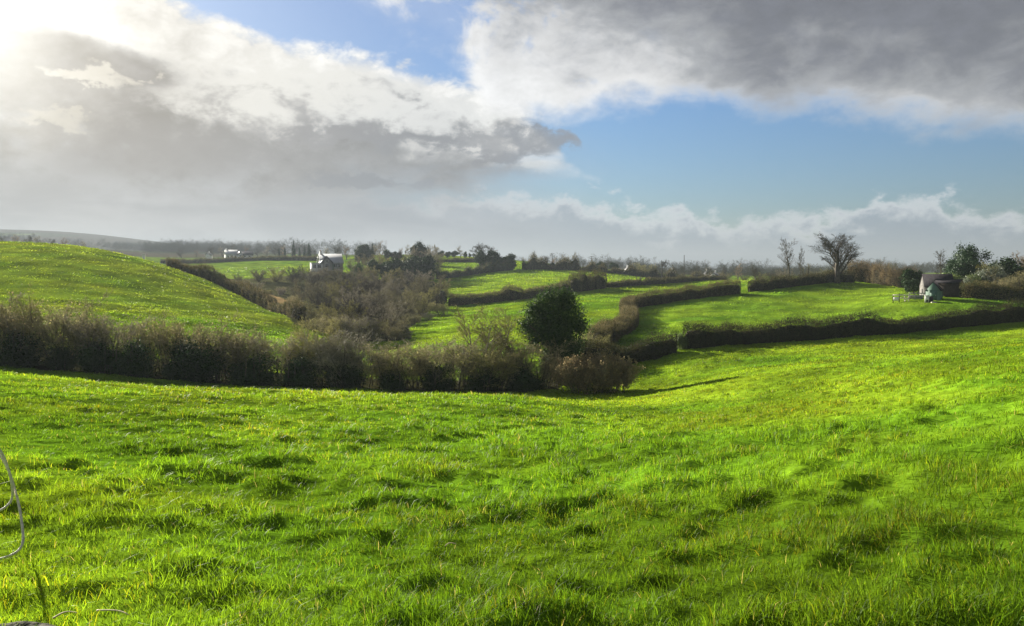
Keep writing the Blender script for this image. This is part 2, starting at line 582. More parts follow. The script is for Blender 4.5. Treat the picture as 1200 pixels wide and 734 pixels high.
# ------------------------------------------------------------------ sky, sun, haze, camera
def build_sky():
    w = bpy.data.worlds.new("World")
    scene.world = w
    w.use_nodes = True
    nt = w.node_tree
    for n in list(nt.nodes):
        nt.nodes.remove(n)
    L = nt.links.new

    def math_(op, a, b=None, c=None, clamp=False):
        n = N(nt, 'ShaderNodeMath', operation=op, use_clamp=clamp)
        for i, v in enumerate((a, b, c)):
            if v is None:
                continue
            if hasattr(v, 'links'):
                L(v, n.inputs[i])
            else:
                n.inputs[i].default_value = v
        return n.outputs[0]

    def smooth(v, a, b):
        n = N(nt, 'ShaderNodeMapRange', interpolation_type='SMOOTHSTEP')
        L(v, n.inputs['Value'])
        n.inputs['From Min'].default_value = a
        n.inputs['From Max'].default_value = b
        return n.outputs[0]

    def mixc(f, a, b):
        n = N(nt, 'ShaderNodeMix', data_type='RGBA')
        if hasattr(f, 'links'):
            L(f, n.inputs['Factor'])
        else:
            n.inputs['Factor'].default_value = f
        for k, v in (('A', a), ('B', b)):
            if hasattr(v, 'links'):
                L(v, n.inputs[k])
            else:
                n.inputs[k].default_value = (*[q * GAIN for q in v], 1)
        return n.outputs['Result']

    def curve(v, pts, lo=-60., hi=60.):
        """piecewise smooth function of bearing, in degrees"""
        t = math_('DIVIDE', math_('SUBTRACT', v, lo), hi - lo, clamp=True)
        n = N(nt, 'ShaderNodeFloatCurve')
        cv = n.mapping.curves[0]
        P = [((a - lo) / (hi - lo), (b + 20) / 100) for a, b in pts]
        cv.points[0].location = (0, P[0][1])
        cv.points[1].location = (1, P[-1][1])
        for q in P:
            cv.points.new(*q)
        n.mapping.update()
        L(t, n.inputs['Value'])
        return math_('SUBTRACT', math_('MULTIPLY', n.outputs[0], 100), 20)

    GAIN = SKY_GAIN
    tc = N(nt, 'ShaderNodeTexCoord')
    sep = N(nt, 'ShaderNodeSeparateXYZ')
    L(tc.outputs['Generated'], sep.inputs[0])
    dx, dy, dz = sep.outputs
    az = math_('MULTIPLY', math_('ARCTAN2', dx, dy), 57.29578)
    el = math_('MULTIPLY', math_('ARCSINE', dz), 57.29578)

    def noise(scale, stretch, detail=8, rough=.55, off=(0, 0, 0), dist=0.0, lac=2.0):
        cb = N(nt, 'ShaderNodeCombineXYZ')
        L(dx, cb.inputs[0]); L(dy, cb.inputs[1])
        L(math_('MULTIPLY', dz, stretch), cb.inputs[2])
        mp = N(nt, 'ShaderNodeMapping')
        mp.inputs['Location'].default_value = off
        L(cb.outputs[0], mp.inputs[0])
        n = N(nt, 'ShaderNodeTexNoise')
        n.inputs['Scale'].default_value = scale
        n.inputs['Detail'].default_value = detail
        n.inputs['Roughness'].default_value = rough
        n.inputs['Distortion'].default_value = dist
        n.inputs['Lacunarity'].default_value = lac
        L(mp.outputs[0], n.inputs['Vector'])
        return math_('SUBTRACT', n.outputs['Fac'], .5)

    nb = noise(5, 1.8, 10, .58)                          # large billows
    nf = noise(16, 1.7, 10, .6, (3, 1, 2), .3)           # small puffs
    nw = noise(9, 3.2, 10, .55, (7, 2, 5), .5)           # drawn-out wisps
    nm = noise(34, 1.6, 9, .62, (9, 3, 6), .2)           # fine crinkle
    ns = noise(3.2, 3.0, 6, .5, (1, 8, 4))               # broad light and dark

    # clear sky
    sky = N(nt, 'ShaderNodeTexSky', sky_type='NISHITA')
    sky.sun_disc = False
    sky.sun_elevation = SUN_EL
    sky.sun_rotation = SUN_ROT
    sky.altitude = 60
    sky.air_density = 1.3
    sky.dust_density = .6
    sky.ozone_density = 2.0
    tn = N(nt, 'ShaderNodeVectorMath', operation='MULTIPLY')
    L(sky.outputs[0], tn.inputs[0])
    tn.inputs[1].default_value = SKY_TINT
    col = mixc(math_('MULTIPLY', smooth(az, 8, -12), .30), tn.outputs[0], (.36, .40, .50))

    # low bank of cloud along the horizon
    top1 = curve(az, [(-60, 6), (-20, 5.5), (-6, 4.6), (0, 4.6), (6, 4.2), (12, 3.3), (17, 2.6), (21, 3.4), (26, 3.9), (29, 3.4), (34, 3.8), (60, 6)])
    d1 = math_('ADD', math_('SUBTRACT', top1, el), math_('ADD', math_('MULTIPLY', math_('ADD', nf, math_('MULTIPLY', nm, .9)), 4.0), math_('MULTIPLY', nb, 2.2)))
    m1 = smooth(d1, -.3, .8)
    c1 = mixc(smooth(d1, .2, 1.7), (.82, .85, .88), (.30, .37, .465))
    c1 = mixc(smooth(math_('ADD', el, math_('MULTIPLY', nw, 2.5)), 2.2, -.6), c1, (.36, .43, .51))
    col = mixc(math_('MULTIPLY', m1, .86), col, c1)

    # thin veil rising to the left
    veil = smooth(math_('ADD', az, math_('MULTIPLY', ns, 16)), 9, -12)
    low = smooth(math_('ADD', el, math_('MULTIPLY', nb, 7)), 11.5, 5.5)
    col = mixc(math_('MULTIPLY', math_('MULTIPLY', veil, low), .96), col, mixc(smooth(math_('ADD', nw, math_('MULTIPLY', nb, .6)), -.16, .2), (.31, .33, .365), (.45, .465, .49)))

    # white bank running down from the sun side
    top2 = curve(az, [(-60, 24), (-35, 21), (-27, 18.5), (-23, 16.6), (-19, 15.6), (-14, 14.4), (-10, 13.6), (-6, 12.4), (-2, 11.6), (1, 10.2), (3.5, 7.4), (6, 4.6), (12, 1), (20, 0), (60, -10)])
    d2 = math_('ADD', math_('SUBTRACT', top2, el), math_('ADD', math_('MULTIPLY', nm, 1.9), math_('ADD', math_('MULTIPLY', nf, 3.4), math_('MULTIPLY', nb, 4.6))))
    bot2 = curve(az, [(-60, 3), (-30, 4), (-20, 4), (-10, 5), (-3, 5.2), (1, 6.4), (5, 7.0), (10, 5), (60, 0)])
    b2 = math_('ADD', math_('SUBTRACT', el, bot2), math_('ADD', math_('MULTIPLY', nw, 5), math_('MULTIPLY', nb, 3)))
    m2 = math_('MULTIPLY', smooth(d2, -.3, .9), smooth(b2, -1.4, 1.6))
    shade = math_('ADD', math_('ADD', math_('ADD', math_('MULTIPLY', nb, 7.5), math_('MULTIPLY', nm, 2.4)), math_('MULTIPLY', nf, 5.0)), math_('SUBTRACT', d2, math_('MULTIPLY', smooth(az, -14, 2), 0.4)))
    shade = math_('SUBTRACT', shade, math_('MULTIPLY', smooth(math_('ADD', el, math_('MULTIPLY', nf, 4)), 11.8, 15.0), 5.0))
    c2 = mixc(smooth(shade, 1.6, 3.6), (.86, .86, .84), (.52, .53, .54))
    c2 = mixc(smooth(shade, 2.6, 5.0), c2, (.30, .305, .32))
    c2 = mixc(smooth(shade, 8.5, 12.5), c2, (.38, .40, .43))
    def crinkle(c, a, b):
        n = N(nt, 'ShaderNodeVectorMath', operation='SCALE')
        L(c, n.inputs[0])
        L(math_('ADD', 1.0, math_('ADD', math_('MULTIPLY', nf, a), math_('MULTIPLY', nm, b))), n.inputs['Scale'])
        return n.outputs[0]
    col = mixc(m2, col, crinkle(c2, .75, .75))

    # loose masses in front of it: sunlit heads and grey undersides
    def scrap(col, a0, e0, ra, re, tone, amt, rag=1.0, tone2=None, soft=(1.3, .2)):
        u = math_('DIVIDE', math_('ADD', math_('SUBTRACT', az, a0), math_('MULTIPLY', math_('ADD', nw, nm), 5 * rag)), ra)
        v = math_('DIVIDE', math_('ADD', math_('SUBTRACT', el, e0), math_('MULTIPLY', math_('ADD', nf, math_('MULTIPLY', nm, .8)), 3.0 * rag)), re)
        r = math_('ADD', math_('MULTIPLY', u, u), math_('MULTIPLY', v, v))
        f = math_('MULTIPLY', smooth(r, *soft), amt)
        t = mixc(smooth(math_('ADD', v, math_('MULTIPLY', nf, 3.0)), .35, -.75), tone, tone2) if tone2 else tone
        return mixc(f, col, t)
    col = scrap(col, -13.5, 10.3, 8.5, 2.5, (.84, .84, .81), .95, 1.7, (.40, .405, .42), (1.6, .1))
    col = scrap(col, -5.5, 9.6, 6.5, 1.9, (.80, .81, .80), .85, 1.9, (.30, .31, .33), (1.8, .0))
    col = scrap(col, -25.5, 11.2, 2.6, .55, (.72, .70, .64), .8, 1.2)
    col = scrap(col, -28.0, 8.6, 2.0, .6, (.58, .56, .50), .6, 1.2)
    col = scrap(col, -3.0, 7.9, 6.5, .8, (.25, .26, .29), .7, 1.7, None, (1.7, 0.0))
    col = scrap(col, -11.5, 8.3, 4.5, .7, (.29, .295, .32), .7, 1.3)
    col = scrap(col, -10.5, 5.45, 3.4, .55, (.235, .25, .285), .85, 1.0)
    col = scrap(col, -6.1, 5.25, 1.0, .36, (.27, .29, .33), .75, .6)
    col = scrap(col, -22, 6.9, 8.5, 1.5, (.29, .295, .315), .6, 1.3)

    # grey roof of cloud over the right, white at its lower rim
    bot3 = curve(az, [(-60, 40), (-20, 26), (-13, 18.5), (-9, 15.6), (-6, 14.4), (-3.2, 12.8), (-1, 9.8), (1, 9.6), (4, 9.7), (7, 10.2), (9.5, 10.0), (12, 10.4), (15, 10.0), (18, 9.6), (21, 9.2), (25, 8.0), (29, 7.7), (34, 7.2), (60, 5)])
    d3 = math_('ADD', math_('SUBTRACT', el, bot3), math_('ADD', math_('MULTIPLY', nf, 2.8), math_('MULTIPLY', nb, 4.4)))
    d3 = math_('ADD', d3, math_('MULTIPLY', noise(36, 1.7, 8, .6, (5, 5, 1)), 1.4))
    m3 = smooth(d3, -.8, 1.7)
    holes = smooth(math_('ADD', noise(13, 1.5, 9, .58, (2, 6, 9), .4), math_('MULTIPLY', smooth(az, 4, -7), .18)), .09, .27)
    m3 = math_('MULTIPLY', m3, math_('SUBTRACT', 1, math_('MULTIPLY', holes, math_('MULTIPLY', smooth(az, 11, 3), .85))))
    dark = math_('ADD', math_('ADD', math_('MULTIPLY', math_('SUBTRACT', d3, .6), .17), math_('MULTIPLY', smooth(az, 2, 20), .80)),
                 math_('ADD', math_('ADD', math_('MULTIPLY', nb, 1.3), math_('MULTIPLY', nf, 1.1)), math_('ADD', math_('MULTIPLY', ns, .8), math_('MULTIPLY', nm, .55))))
    c3 = mixc(smooth(dark, .3, 1.1), (.88, .885, .89), (.46, .475, .50))
    c3 = mixc(smooth(dark, .75, 1.75), c3, (.185, .195, .23))
    col = mixc(m3, col, crinkle(c3, .45, .6))
    col = scrap(col, 1.8, 8.3, 2.6, .8, (.27, .29, .33), .8, 1.1)

    # the glow of the sun behind thin cloud
    sd = Vector((math.sin(GLOW_AZ) * math.cos(GLOW_EL), math.cos(GLOW_AZ) * math.cos(GLOW_EL), math.sin(GLOW_EL)))
    dt = N(nt, 'ShaderNodeVectorMath', operation='DOT_PRODUCT')
    L(tc.outputs['Generated'], dt.inputs[0])
    dt.inputs[1].default_value = sd
    ang = math_('MULTIPLY', math_('ARCCOSINE', math_('MINIMUM', dt.outputs['Value'], .99999)), 57.29578)
    g1 = smooth(math_('ADD', ang, math_('MULTIPLY', nb, 9)), 10.5, 1.0)
    g2 = smooth(ang, 31, 0)
    add = N(nt, 'ShaderNodeMix', data_type='RGBA', blend_type='ADD')
    add.inputs['Factor'].default_value = 1
    L(col, add.inputs['A'])
    L(mixc(g1, mixc(g2, (0, 0, 0), (.20, .15, .07)), (1.0, .95, .82)), add.inputs['B'])
    col = add.outputs['Result']

    bg = N(nt, 'ShaderNodeBackground')
    bg.inputs['Strength'].default_value = SKY_STRENGTH
    L(col, bg.inputs['Color'])
    out = N(nt, 'ShaderNodeOutputWorld')
    L(bg.outputs[0], out.inputs['Surface'])


EXPOSURE = 1.8
SKY_STRENGTH = 0.1
SKY_GAIN = 1.0 / (2 ** EXPOSURE) / SKY_STRENGTH
SKY_TINT = (0.135, 0.210, 0.355)
SUN_ROT = SUN_AZ
GLOW_AZ, GLOW_EL = R(-32.5), R(15.5)
SUN_POWER = 5.0


def build_light():
    li = bpy.data.lights.new("sun", 'SUN')
    li.energy = SUN_POWER
    li.angle = R(0.6)
    li.color = (1.0, 0.93, 0.80)
    o = link(bpy.data.objects.new("sun", li))
    d = Vector((math.sin(SUN_AZ) * math.cos(SUN_EL), math.cos(SUN_AZ) * math.cos(SUN_EL), math.sin(SUN_EL)))
    o.rotation_euler = d.to_track_quat('Z', 'Y').to_euler()
    o.location = d * 60 + Vector((0, 0, 20))


def build_haze(zmin):
    mb = MB()
    z0, z1 = zmin - 1.0, 108.0
    mb.box((0, 0, (z0 + z1) / 2), (14400, 14400, z1 - z0))
    m, nt, out = new_mat("haze")
    v = N(nt, 'ShaderNodeVolumePrincipled')
    v.inputs['Color'].default_value = (.25, .285, .33, 1)
    v.inputs['Density'].default_value = HAZE
    v.inputs['Anisotropy'].default_value = .25
    nt.links.new(v.outputs[0], out.inputs['Volume'])
    o = link(bpy.data.objects.new("haze", mb.mesh("haze", m)))
    o["kind"] = "stuff"
    tag(o, "pale damp air fading the far hills and woods", "haze")


HAZE = 0.00030


def build_camera():
    cd = bpy.data.cameras.new("camera")
    cd.sensor_fit = 'HORIZONTAL'
    cd.sensor_width = 36
    cd.lens = 36 * FOC / 1200
    cd.clip_start = .1
    cd.clip_end = 30000
    o = link(bpy.data.objects.new("camera", cd))
    o.rotation_euler = (R(90) - PITCH, 0, 0)
    scene.camera = o


def build_render():
    vs = scene.view_settings
    vs.view_transform = 'Standard'
    vs.look = 'None'
    vs.exposure = EXPOSURE
    vs.gamma = 1
    vs.use_curve_mapping = False
    c = scene.cycles
    c.use_denoising = True
    c.use_adaptive_sampling = False
    c.max_bounces = 7
    c.diffuse_bounces = 3
    c.glossy_bounces = 2
    c.transmission_bounces = 4
    c.transparent_max_bounces = 8
    c.volume_bounces = 1
    c.sample_clamp_indirect = 4
    c.caustics_reflective = False
    c.caustics_refractive = False
# ------------------------------------------------------------------ plant materials
M = {}


def build_materials():
    M['bark'] = plain("bark_grey", (.10, .085, .065), .9, .1, .4, 8, .6, stretch=(1, 1, .3))
    M['bark_pale'] = plain("bark_pale", (.27, .25, .20), .9, .1, .4, 8, .5, stretch=(1, 1, .3))
    M['twig'] = leafy("twig_brown", (.110, .100, .055), (.215, .195, .112), .3, .85, .04, .4)
    M['twig_grey'] = leafy("twig_grey", (.165, .148, .108), (.300, .270, .200), .3, .85, .04, .2)
    M['twig_red'] = leafy("twig_red", (.140, .098, .055), (.245, .178, .105), .3, .85, .04, .3)
    M['twig_olive'] = leafy("twig_olive", (.160, .155, .055), (.310, .285, .115), .35, .85, .04, .2)
    M['twig_pale'] = leafy("twig_pale", (.22, .20, .14), (.36, .33, .24), .1, .7, .15, .15)
    M['bramble'] = leafy("bramble_leaf", (.24, .175, .085), (.45, .345, .185), .4, .75, .04, .12)
    M['hedge_leaf'] = leafy("hedge_leaf", (.052, .066, .019), (.145, .115, .046), .28, .75, .05, .2)
    M['hedge_brown'] = leafy("hedge_twig", (.135, .108, .052), (.250, .200, .100), .3, .85, .04, .15)
    M['ivy'] = leafy("ivy_leaf", (.018, .044, .013), (.050, .085, .022), .2, .7, .03, .2)
    M['evergreen'] = leafy("evergreen_leaf", (.016, .038, .013), (.042, .075, .022), .12, .6, .08, .2)
    M['yew'] = leafy("yew_leaf", (.022, .050, .022), (.055, .105, .040), .15, .6, .2, .15)
    M['conifer'] = leafy("conifer_needles", (.014, .034, .018), (.030, .058, .028), .1, .7, .15, .2)
    M['shrub_green'] = leafy("shrub_leaf", (.075, .115, .030), (.16, .20, .060), .3, .5, .2, .25)
    M['shrub_silver'] = leafy("silvery_leaf", (.12, .15, .10), (.24, .27, .19), .25, .5, .25, .2)
    M['twig_dark'] = leafy("twig_dark", (.062, .053, .042), (.115, .100, .080), 0, .85, .05, .25)
    M['twig_hedge'] = leafy("twig_hedgerow", (.165, .150, .072), (.350, .315, .175), .35, .85, .04, .3)
    M['fleck'] = leafy("hedgerow_leaf", (.095, .115, .030), (.330, .300, .120), .45, .7, .05, .3)
    M['hedge_dark'] = leafy("clipped_leaf", (.032, .044, .014), (.085, .072, .029), .22, .75, .05, .15)
    M['ivy_lit'] = leafy("ivy_tree_leaf", (.026, .062, .016), (.085, .135, .034), .3, .6, .06, .1, 1.4)
    M['core'] = plain("hedge_core_shade", (.030, .026, .014), .95, .05, .5, 2.5, .8)


# ------------------------------------------------------------------ branching skeletons
def unit(v):
    n = math.sqrt(v[0] * v[0] + v[1] * v[1] + v[2] * v[2]) + 1e-9
    return (v[0] / n, v[1] / n, v[2] / n)


class Plant:
    def __init__(s, seed):
        s.r = random.Random(seed)
        s.g = np.random.default_rng(seed)
        s.br = []          # (level, pts, radii)
        s.tips = []        # (p, d, length)

    def grow(s, p, d, L, rad, lv, sp):
        r = s.r
        n = sp['seg'][lv]
        st = L / n
        pts, rr, ds = [p], [rad], [d]
        wig, tr = sp['wig'][lv], sp['trop'][lv]
        endf = sp.get('end', .3)
        for i in range(n):
            d = unit((d[0] + r.gauss(0, wig), d[1] + r.gauss(0, wig), d[2] + r.gauss(0, wig) * .7 + tr))
            p = (p[0] + d[0] * st, p[1] + d[1] * st, p[2] + d[2] * st)
            pts.append(p)
            ds.append(d)
            rr.append(rad * (1 - (1 - endf) * (i + 1) / n))
        s.br.append((lv, pts, rr))
        if lv + 1 >= sp['levels']:
            return
        k = sp['kids'][lv]
        k = max(1, int(round(k * (0.8 + .4 * r.random()))))
        t0 = sp['from'][lv]
        last = lv + 2 >= sp['levels']
        for c in range(k):
            t = t0 + (1 - t0) * (c + r.random()) / k
            f = t * n
            i = min(n - 1, int(f))
            f -= i
            q = tuple(pts[i][a] * (1 - f) + pts[i + 1][a] * f for a in range(3))
            dd = ds[i + 1]
            ang = sp['ang'][lv] * (0.75 + .5 * r.random())
            v = unit((r.gauss(0, 1), r.gauss(0, 1), r.gauss(0, 1)))
            dot = sum(v[a] * dd[a] for a in range(3))
            v = unit(tuple(v[a] - dot * dd[a] for a in range(3)))
            nd = unit(tuple(dd[a] * math.cos(ang) + v[a] * math.sin(ang) for a in range(3)))
            nl = L * sp['len'][lv] * (1 - sp.get('tap', .45) * t) * (0.7 + .6 * r.random())
            nr = (rr[i] * (1 - f) + rr[i + 1] * f) * sp['rad'][lv]
            if last:
                s.tips.append((q, nd, nl))
            else:
                s.grow(q, nd, nl, nr, lv + 1, sp)

    def woods(s, mat, lv0=0, lv1=9, sides=(7, 5, 4, 3, 3), rmin=0.0):
        mb = MB()
        for lv, pts, rr in s.br:
            if lv0 <= lv <= lv1:
                mb.tube(pts, np.maximum(rr, rmin), sides[lv], cap=lv == 0)
        return mb

    def twigs(s, mb, width, split=3, spread=.5, lenf=1.0, rep=.75):
        P = np.array([t[0] for t in s.tips])
        D = np.array([t[1] for t in s.tips])
        Ln = np.array([t[2] for t in s.tips]) * lenf
        g = s.g
        mb.ribbons(P, D, Ln, np.full(len(P), width) * (0.8 + .5 * g.random(len(P))), .35, g)
        for k in range(split):
            f = g.random(len(P))[:, None]
            d = D + g.normal(size=D.shape) * spread
            d /= np.linalg.norm(d, axis=1, keepdims=True)
            mb.ribbons(P + D * Ln[:, None] * f * .9, d, Ln * rep * (0.5 + .6 * g.random(len(P))), np.full(len(P), width * .75), .4, g)


PROTO = {}
SP_BASE = dict(levels=5, seg=[7, 6, 5, 4], wig=[.07, .14, .18, .2], trop=[.05, .06, .04, .02], kids=[9, 7, 6, 5], ang=[.75, .7, .7, .7],
               len=[.55, .55, .5, .45], rad=[.5, .5, .5, .5], tap=.4, end=.3)
SP_BASE['from'] = [.3, .2, .15, .1]


def spec(**kw):
    d = dict(SP_BASE)
    d.update(kw)
    return d


def fin(name, parts, H):
    """store a plant prototype made for height H: list of (part name, mesh)"""
    PROTO.setdefault(name, []).append((H, parts))


def bare_tree(name, seed, H=10., mat='twig', bark='bark', stems=1, lean=.0, rootspread=.25, trunk=.52, width=.016, split=3, sp=None, rad=.24, lv=1):
    P = Plant(seed)
    sp = sp or spec()
    for k in range(stems):
        a = 2 * math.pi * (k + .3 * P.r.random()) / stems
        tilt = rootspread if stems > 1 else lean
        d = unit((math.cos(a) * tilt, math.sin(a) * tilt, 1))
        P.grow((math.cos(a) * .1 * (stems > 1), math.sin(a) * .1 * (stems > 1), -.15), d, H * trunk * (1 if stems == 1 else .8 + .35 * P.r.random()), rad * (1 if stems == 1 else .62), 0, sp)
    tr = P.woods(None, 0, lv)
    cr = P.woods(None, lv + 1, 9, rmin=width * .45)
    P.twigs(cr, width, split)
    zmax = max(float(np.concatenate(cr.v)[:, 2].max()), 1)
    fin(name, [('trunk', tr.mesh('trunk', M[bark], True)), ('crown', cr.mesh('crown', M[mat]))], zmax)


def clumps(g, n, shape, per, size, spread, leaf, hang=.0, flat=1.0):
    """leaf clumps inside an uneven volume. shape(g, n) gives centres and outward normals"""
    C, Nn = shape(g, n)
    k = len(C)
    off = g.normal(size=(k, per, 3)) * spread
    off[..., 2] *= flat
    Pp = (C[:, None] + off).reshape(-1, 3)
    nn = (Nn[:, None] * .9 + g.normal(size=(k, per, 3)) * .75 + np.array([0, 0, .25])).reshape(-1, 3)
    leaf.leaves(Pp, nn, size * (0.6 + .8 * g.random(len(Pp))), g)


def lumpy(rx, ry, rz, cz, lobes=9, fill=.35):
    def f(g, n):
        th = g.random(lobes) * 2 * math.pi
        ph = np.arccos(1 - 1.75 * g.random(lobes))
        lc = np.stack([np.sin(ph) * np.cos(th) * rx, np.sin(ph) * np.sin(th) * ry, np.cos(ph) * rz], 1) * (.45 + .35 * g.random(lobes))[:, None]
        lr = (.26 + .30 * g.random(lobes))
        i = g.integers(0, lobes, n)
        v = g.normal(size=(n, 3))
        v /= np.linalg.norm(v, axis=1, keepdims=True)
        rad = (1 - fill * g.random(n) ** 2)[:, None]
        C = lc[i] + v * rad * lr[i][:, None] * np.array([rx, ry, rz])
        C[:, 2] += cz
        keep = C[:, 2] > 0.02
        return C[keep], v[keep]
    return f


def balls(lobes, fill):
    """clump centres on hand-placed lobes (x, y, z, radius)"""
    lb = np.array(lobes)

    def f(g, n):
        w = lb[:, 3] ** 2
        i = g.choice(len(lb), n, p=w / w.sum())
        v = g.normal(size=(n, 3))
        v /= np.linalg.norm(v, axis=1, keepdims=True)
        C = lb[i, :3] + v * (lb[i, 3] * (1 - fill * g.random(n) ** 2))[:, None]
        keep = C[:, 2] > .02
        return C[keep], v[keep]
    return f


def leaf_tree(name, seed, rx, rz, cz, H, mat, size, n=420, per=26, spread=.32, lobes=9, trunk_r=.22, fill=.45, twigs=0, ry=None, twmat=None, flat=.8, shape=None):
    g = np.random.default_rng(seed)
    tr = MB()
    k = 7
    pts = [(g.normal() * .06 * i * .2, g.normal() * .06 * i * .2, -.15 + (cz + rz * .3) * i / k) for i in range(k + 1)]
    tr.tube(pts, np.linspace(trunk_r, trunk_r * .4, k + 1), 8)
    for q in range(7):
        a = g.random() * 6.28
        z0 = cz * (.35 + .6 * g.random())
        L = rx * (.6 + .3 * g.random())
        tr.tube([(0, 0, z0), (math.cos(a) * L * .5, math.sin(a) * L * .5, z0 + rz * .2), (math.cos(a) * L, math.sin(a) * L, z0 + rz * .45)], [trunk_r * .45, trunk_r * .3, trunk_r * .1], 5)
    lf = MB()
    fn = balls(shape, fill) if shape else lumpy(rx, ry or rx, rz, cz, lobes, fill)
    clumps(g, n, fn, per, size, spread, lf, flat=flat)
    if twigs:
        fn = balls(shape, .1) if shape else lumpy(rx * 1.02, (ry or rx) * 1.02, rz * 1.05, cz, lobes, .15)
        C, Nn = fn(np.random.default_rng(seed), twigs)
        Nn = Nn + g.normal(size=Nn.shape) * .3 + np.array([0, 0, .5])
        Nn /= np.linalg.norm(Nn, axis=1, keepdims=True)
        lf.ribbons(C, Nn, .25 + .5 * g.random(len(C)), np.full(len(C), .014), .3, g)
    V = np.concatenate(lf.v)
    fin(name, [('trunk', tr.mesh('trunk', M['bark'], True)), ('crown', lf.mesh('crown', M[mat]))], float(np.percentile(V[:, 2], 99.5)))


def conifer(name, seed, H=12., rb=2.4, mat='conifer', tiers=26, colum=False):
    g = np.random.default_rng(seed)
    tr = MB()
    tr.tube([(0, 0, -.15), (0.03, 0, H * .5), (0, 0, H * .98)], [.2, .12, .02], 7)
    lf = MB()
    for t in range(tiers):
        f = t / tiers
        z = H * (.08 + .90 * f)
        rr = rb * ((1 - f) ** .85 if not colum else (1 - f ** 3) * .9) * (0.8 + .35 * g.random())
        nb = max(4, int(13 * (1 - f) + 4))
        for b in range(nb):
            a = g.random() * 6.28
            L = rr * (.7 + .45 * g.random())
            tt = g.random(22) ** .7
            Pp = np.stack([np.cos(a) * L * tt, np.sin(a) * L * tt, z - (L * .35 * tt if not colum else -L * .8 * tt) + .12 * L * tt ** 2], 1)
            Pp += g.normal(size=Pp.shape) * .09 * (.6 + L * .35)
            nn = g.normal(size=Pp.shape) * .6 + np.array([np.cos(a) * .4, np.sin(a) * .4, .8])
            lf.leaves(Pp, nn, .20 + .12 * g.random(22), g)
    fin(name, [('trunk', tr.mesh('trunk', M['bark'], True)), ('crown', lf.mesh('crown', M[mat]))], H)


def shrub(name, seed, H=4., W=2.2, mat='twig', stems=22, leafmat=None, nleaf=0, leafsize=.06, width=.012, split=3, low=.0, erect=.35):
    """many-stemmed bush: stems and a crown of fine twigs, with or without leaves"""
    P = Plant(seed)
    sp = spec(levels=4, seg=[5, 4, 3], wig=[.12, .2, .25], trop=[.05, .05, .03], kids=[8, 6, 5], ang=[.6, .7, .8], len=[.5, .5, .45], rad=[.5, .5, .5], tap=.3)
    sp['from'] = [.2, .12, .1]
    for k in range(stems):
        a = P.r.random() * 6.28
        q = W * .46 * math.sqrt(P.r.random())
        d = unit((math.cos(a) * erect * q, math.sin(a) * erect * q, 1))
        P.grow((math.cos(a) * q, math.sin(a) * q, -.1), d, H * (.5 + .22 * P.r.random()), .035 * H / 4, 0, sp)
    st = P.woods(None, 0, 0, sides=(5, 4, 3, 3))
    cr = P.woods(None, 1, 9, sides=(5, 3, 3, 3), rmin=width * .5)
    P.twigs(cr, width, split, .6)
    V = np.concatenate(cr.v)
    parts = [('stems', st.mesh('stems', M['bark'], True)), ('crown', cr.mesh('crown', M[mat]))]
    if nleaf:
        lf = MB()
        i = P.g.integers(0, len(V), nleaf)
        C = V[i] + P.g.normal(size=(nleaf, 3)) * .07
        if low:
            C = C[P.g.random(len(C)) < np.clip(1.15 - C[:, 2] / (H * low), .12, 1)]
        lf.leaves(C, P.g.normal(size=C.shape) + np.array([0, 0, .4]), leafsize * (.6 + .8 * P.g.random(len(C))), P.g)
        parts.append(('leaves', lf.mesh('leaves', M[leafmat])))
    fin(name, parts, float(np.percentile(V[:, 2], 99.3)))


def ivy_bush(name, seed, rx=1.5, H=2.8, mat='ivy', n=300, per=24, size=.10):
    g = np.random.default_rng(seed)
    st = MB()
    for k in range(7):
        a = g.random() * 6.28
        q = g.random() * rx * .5
        st.tube([(math.cos(a) * q, math.sin(a) * q, -.1), (math.cos(a) * q * 1.3, math.sin(a) * q * 1.3, H * .4), (math.cos(a) * q * 1.2, math.sin(a) * q * 1.5, H * .85)], [.07, .05, .02], 6)
    lf = MB()
    clumps(g, n, lumpy(rx, rx * .8, H * .62, H * .42, 9, .5), per, size, .2, lf)
    C, Nn = lumpy(rx * .8, rx * .6, H * .3, H * .16, 7, .6)(g, n // 2)
    nn = Nn + g.normal(size=Nn.shape) * .5
    lf.leaves(np.repeat(C, 14, 0) + g.normal(size=(len(C) * 14, 3)) * .18, np.repeat(nn, 14, 0), size, g)
    V = np.concatenate(lf.v)
    fin(name, [('stems', st.mesh('stems', M['bark'], True)), ('crown', lf.mesh('crown', M[mat]))], float(np.percentile(V[:, 2], 99)))


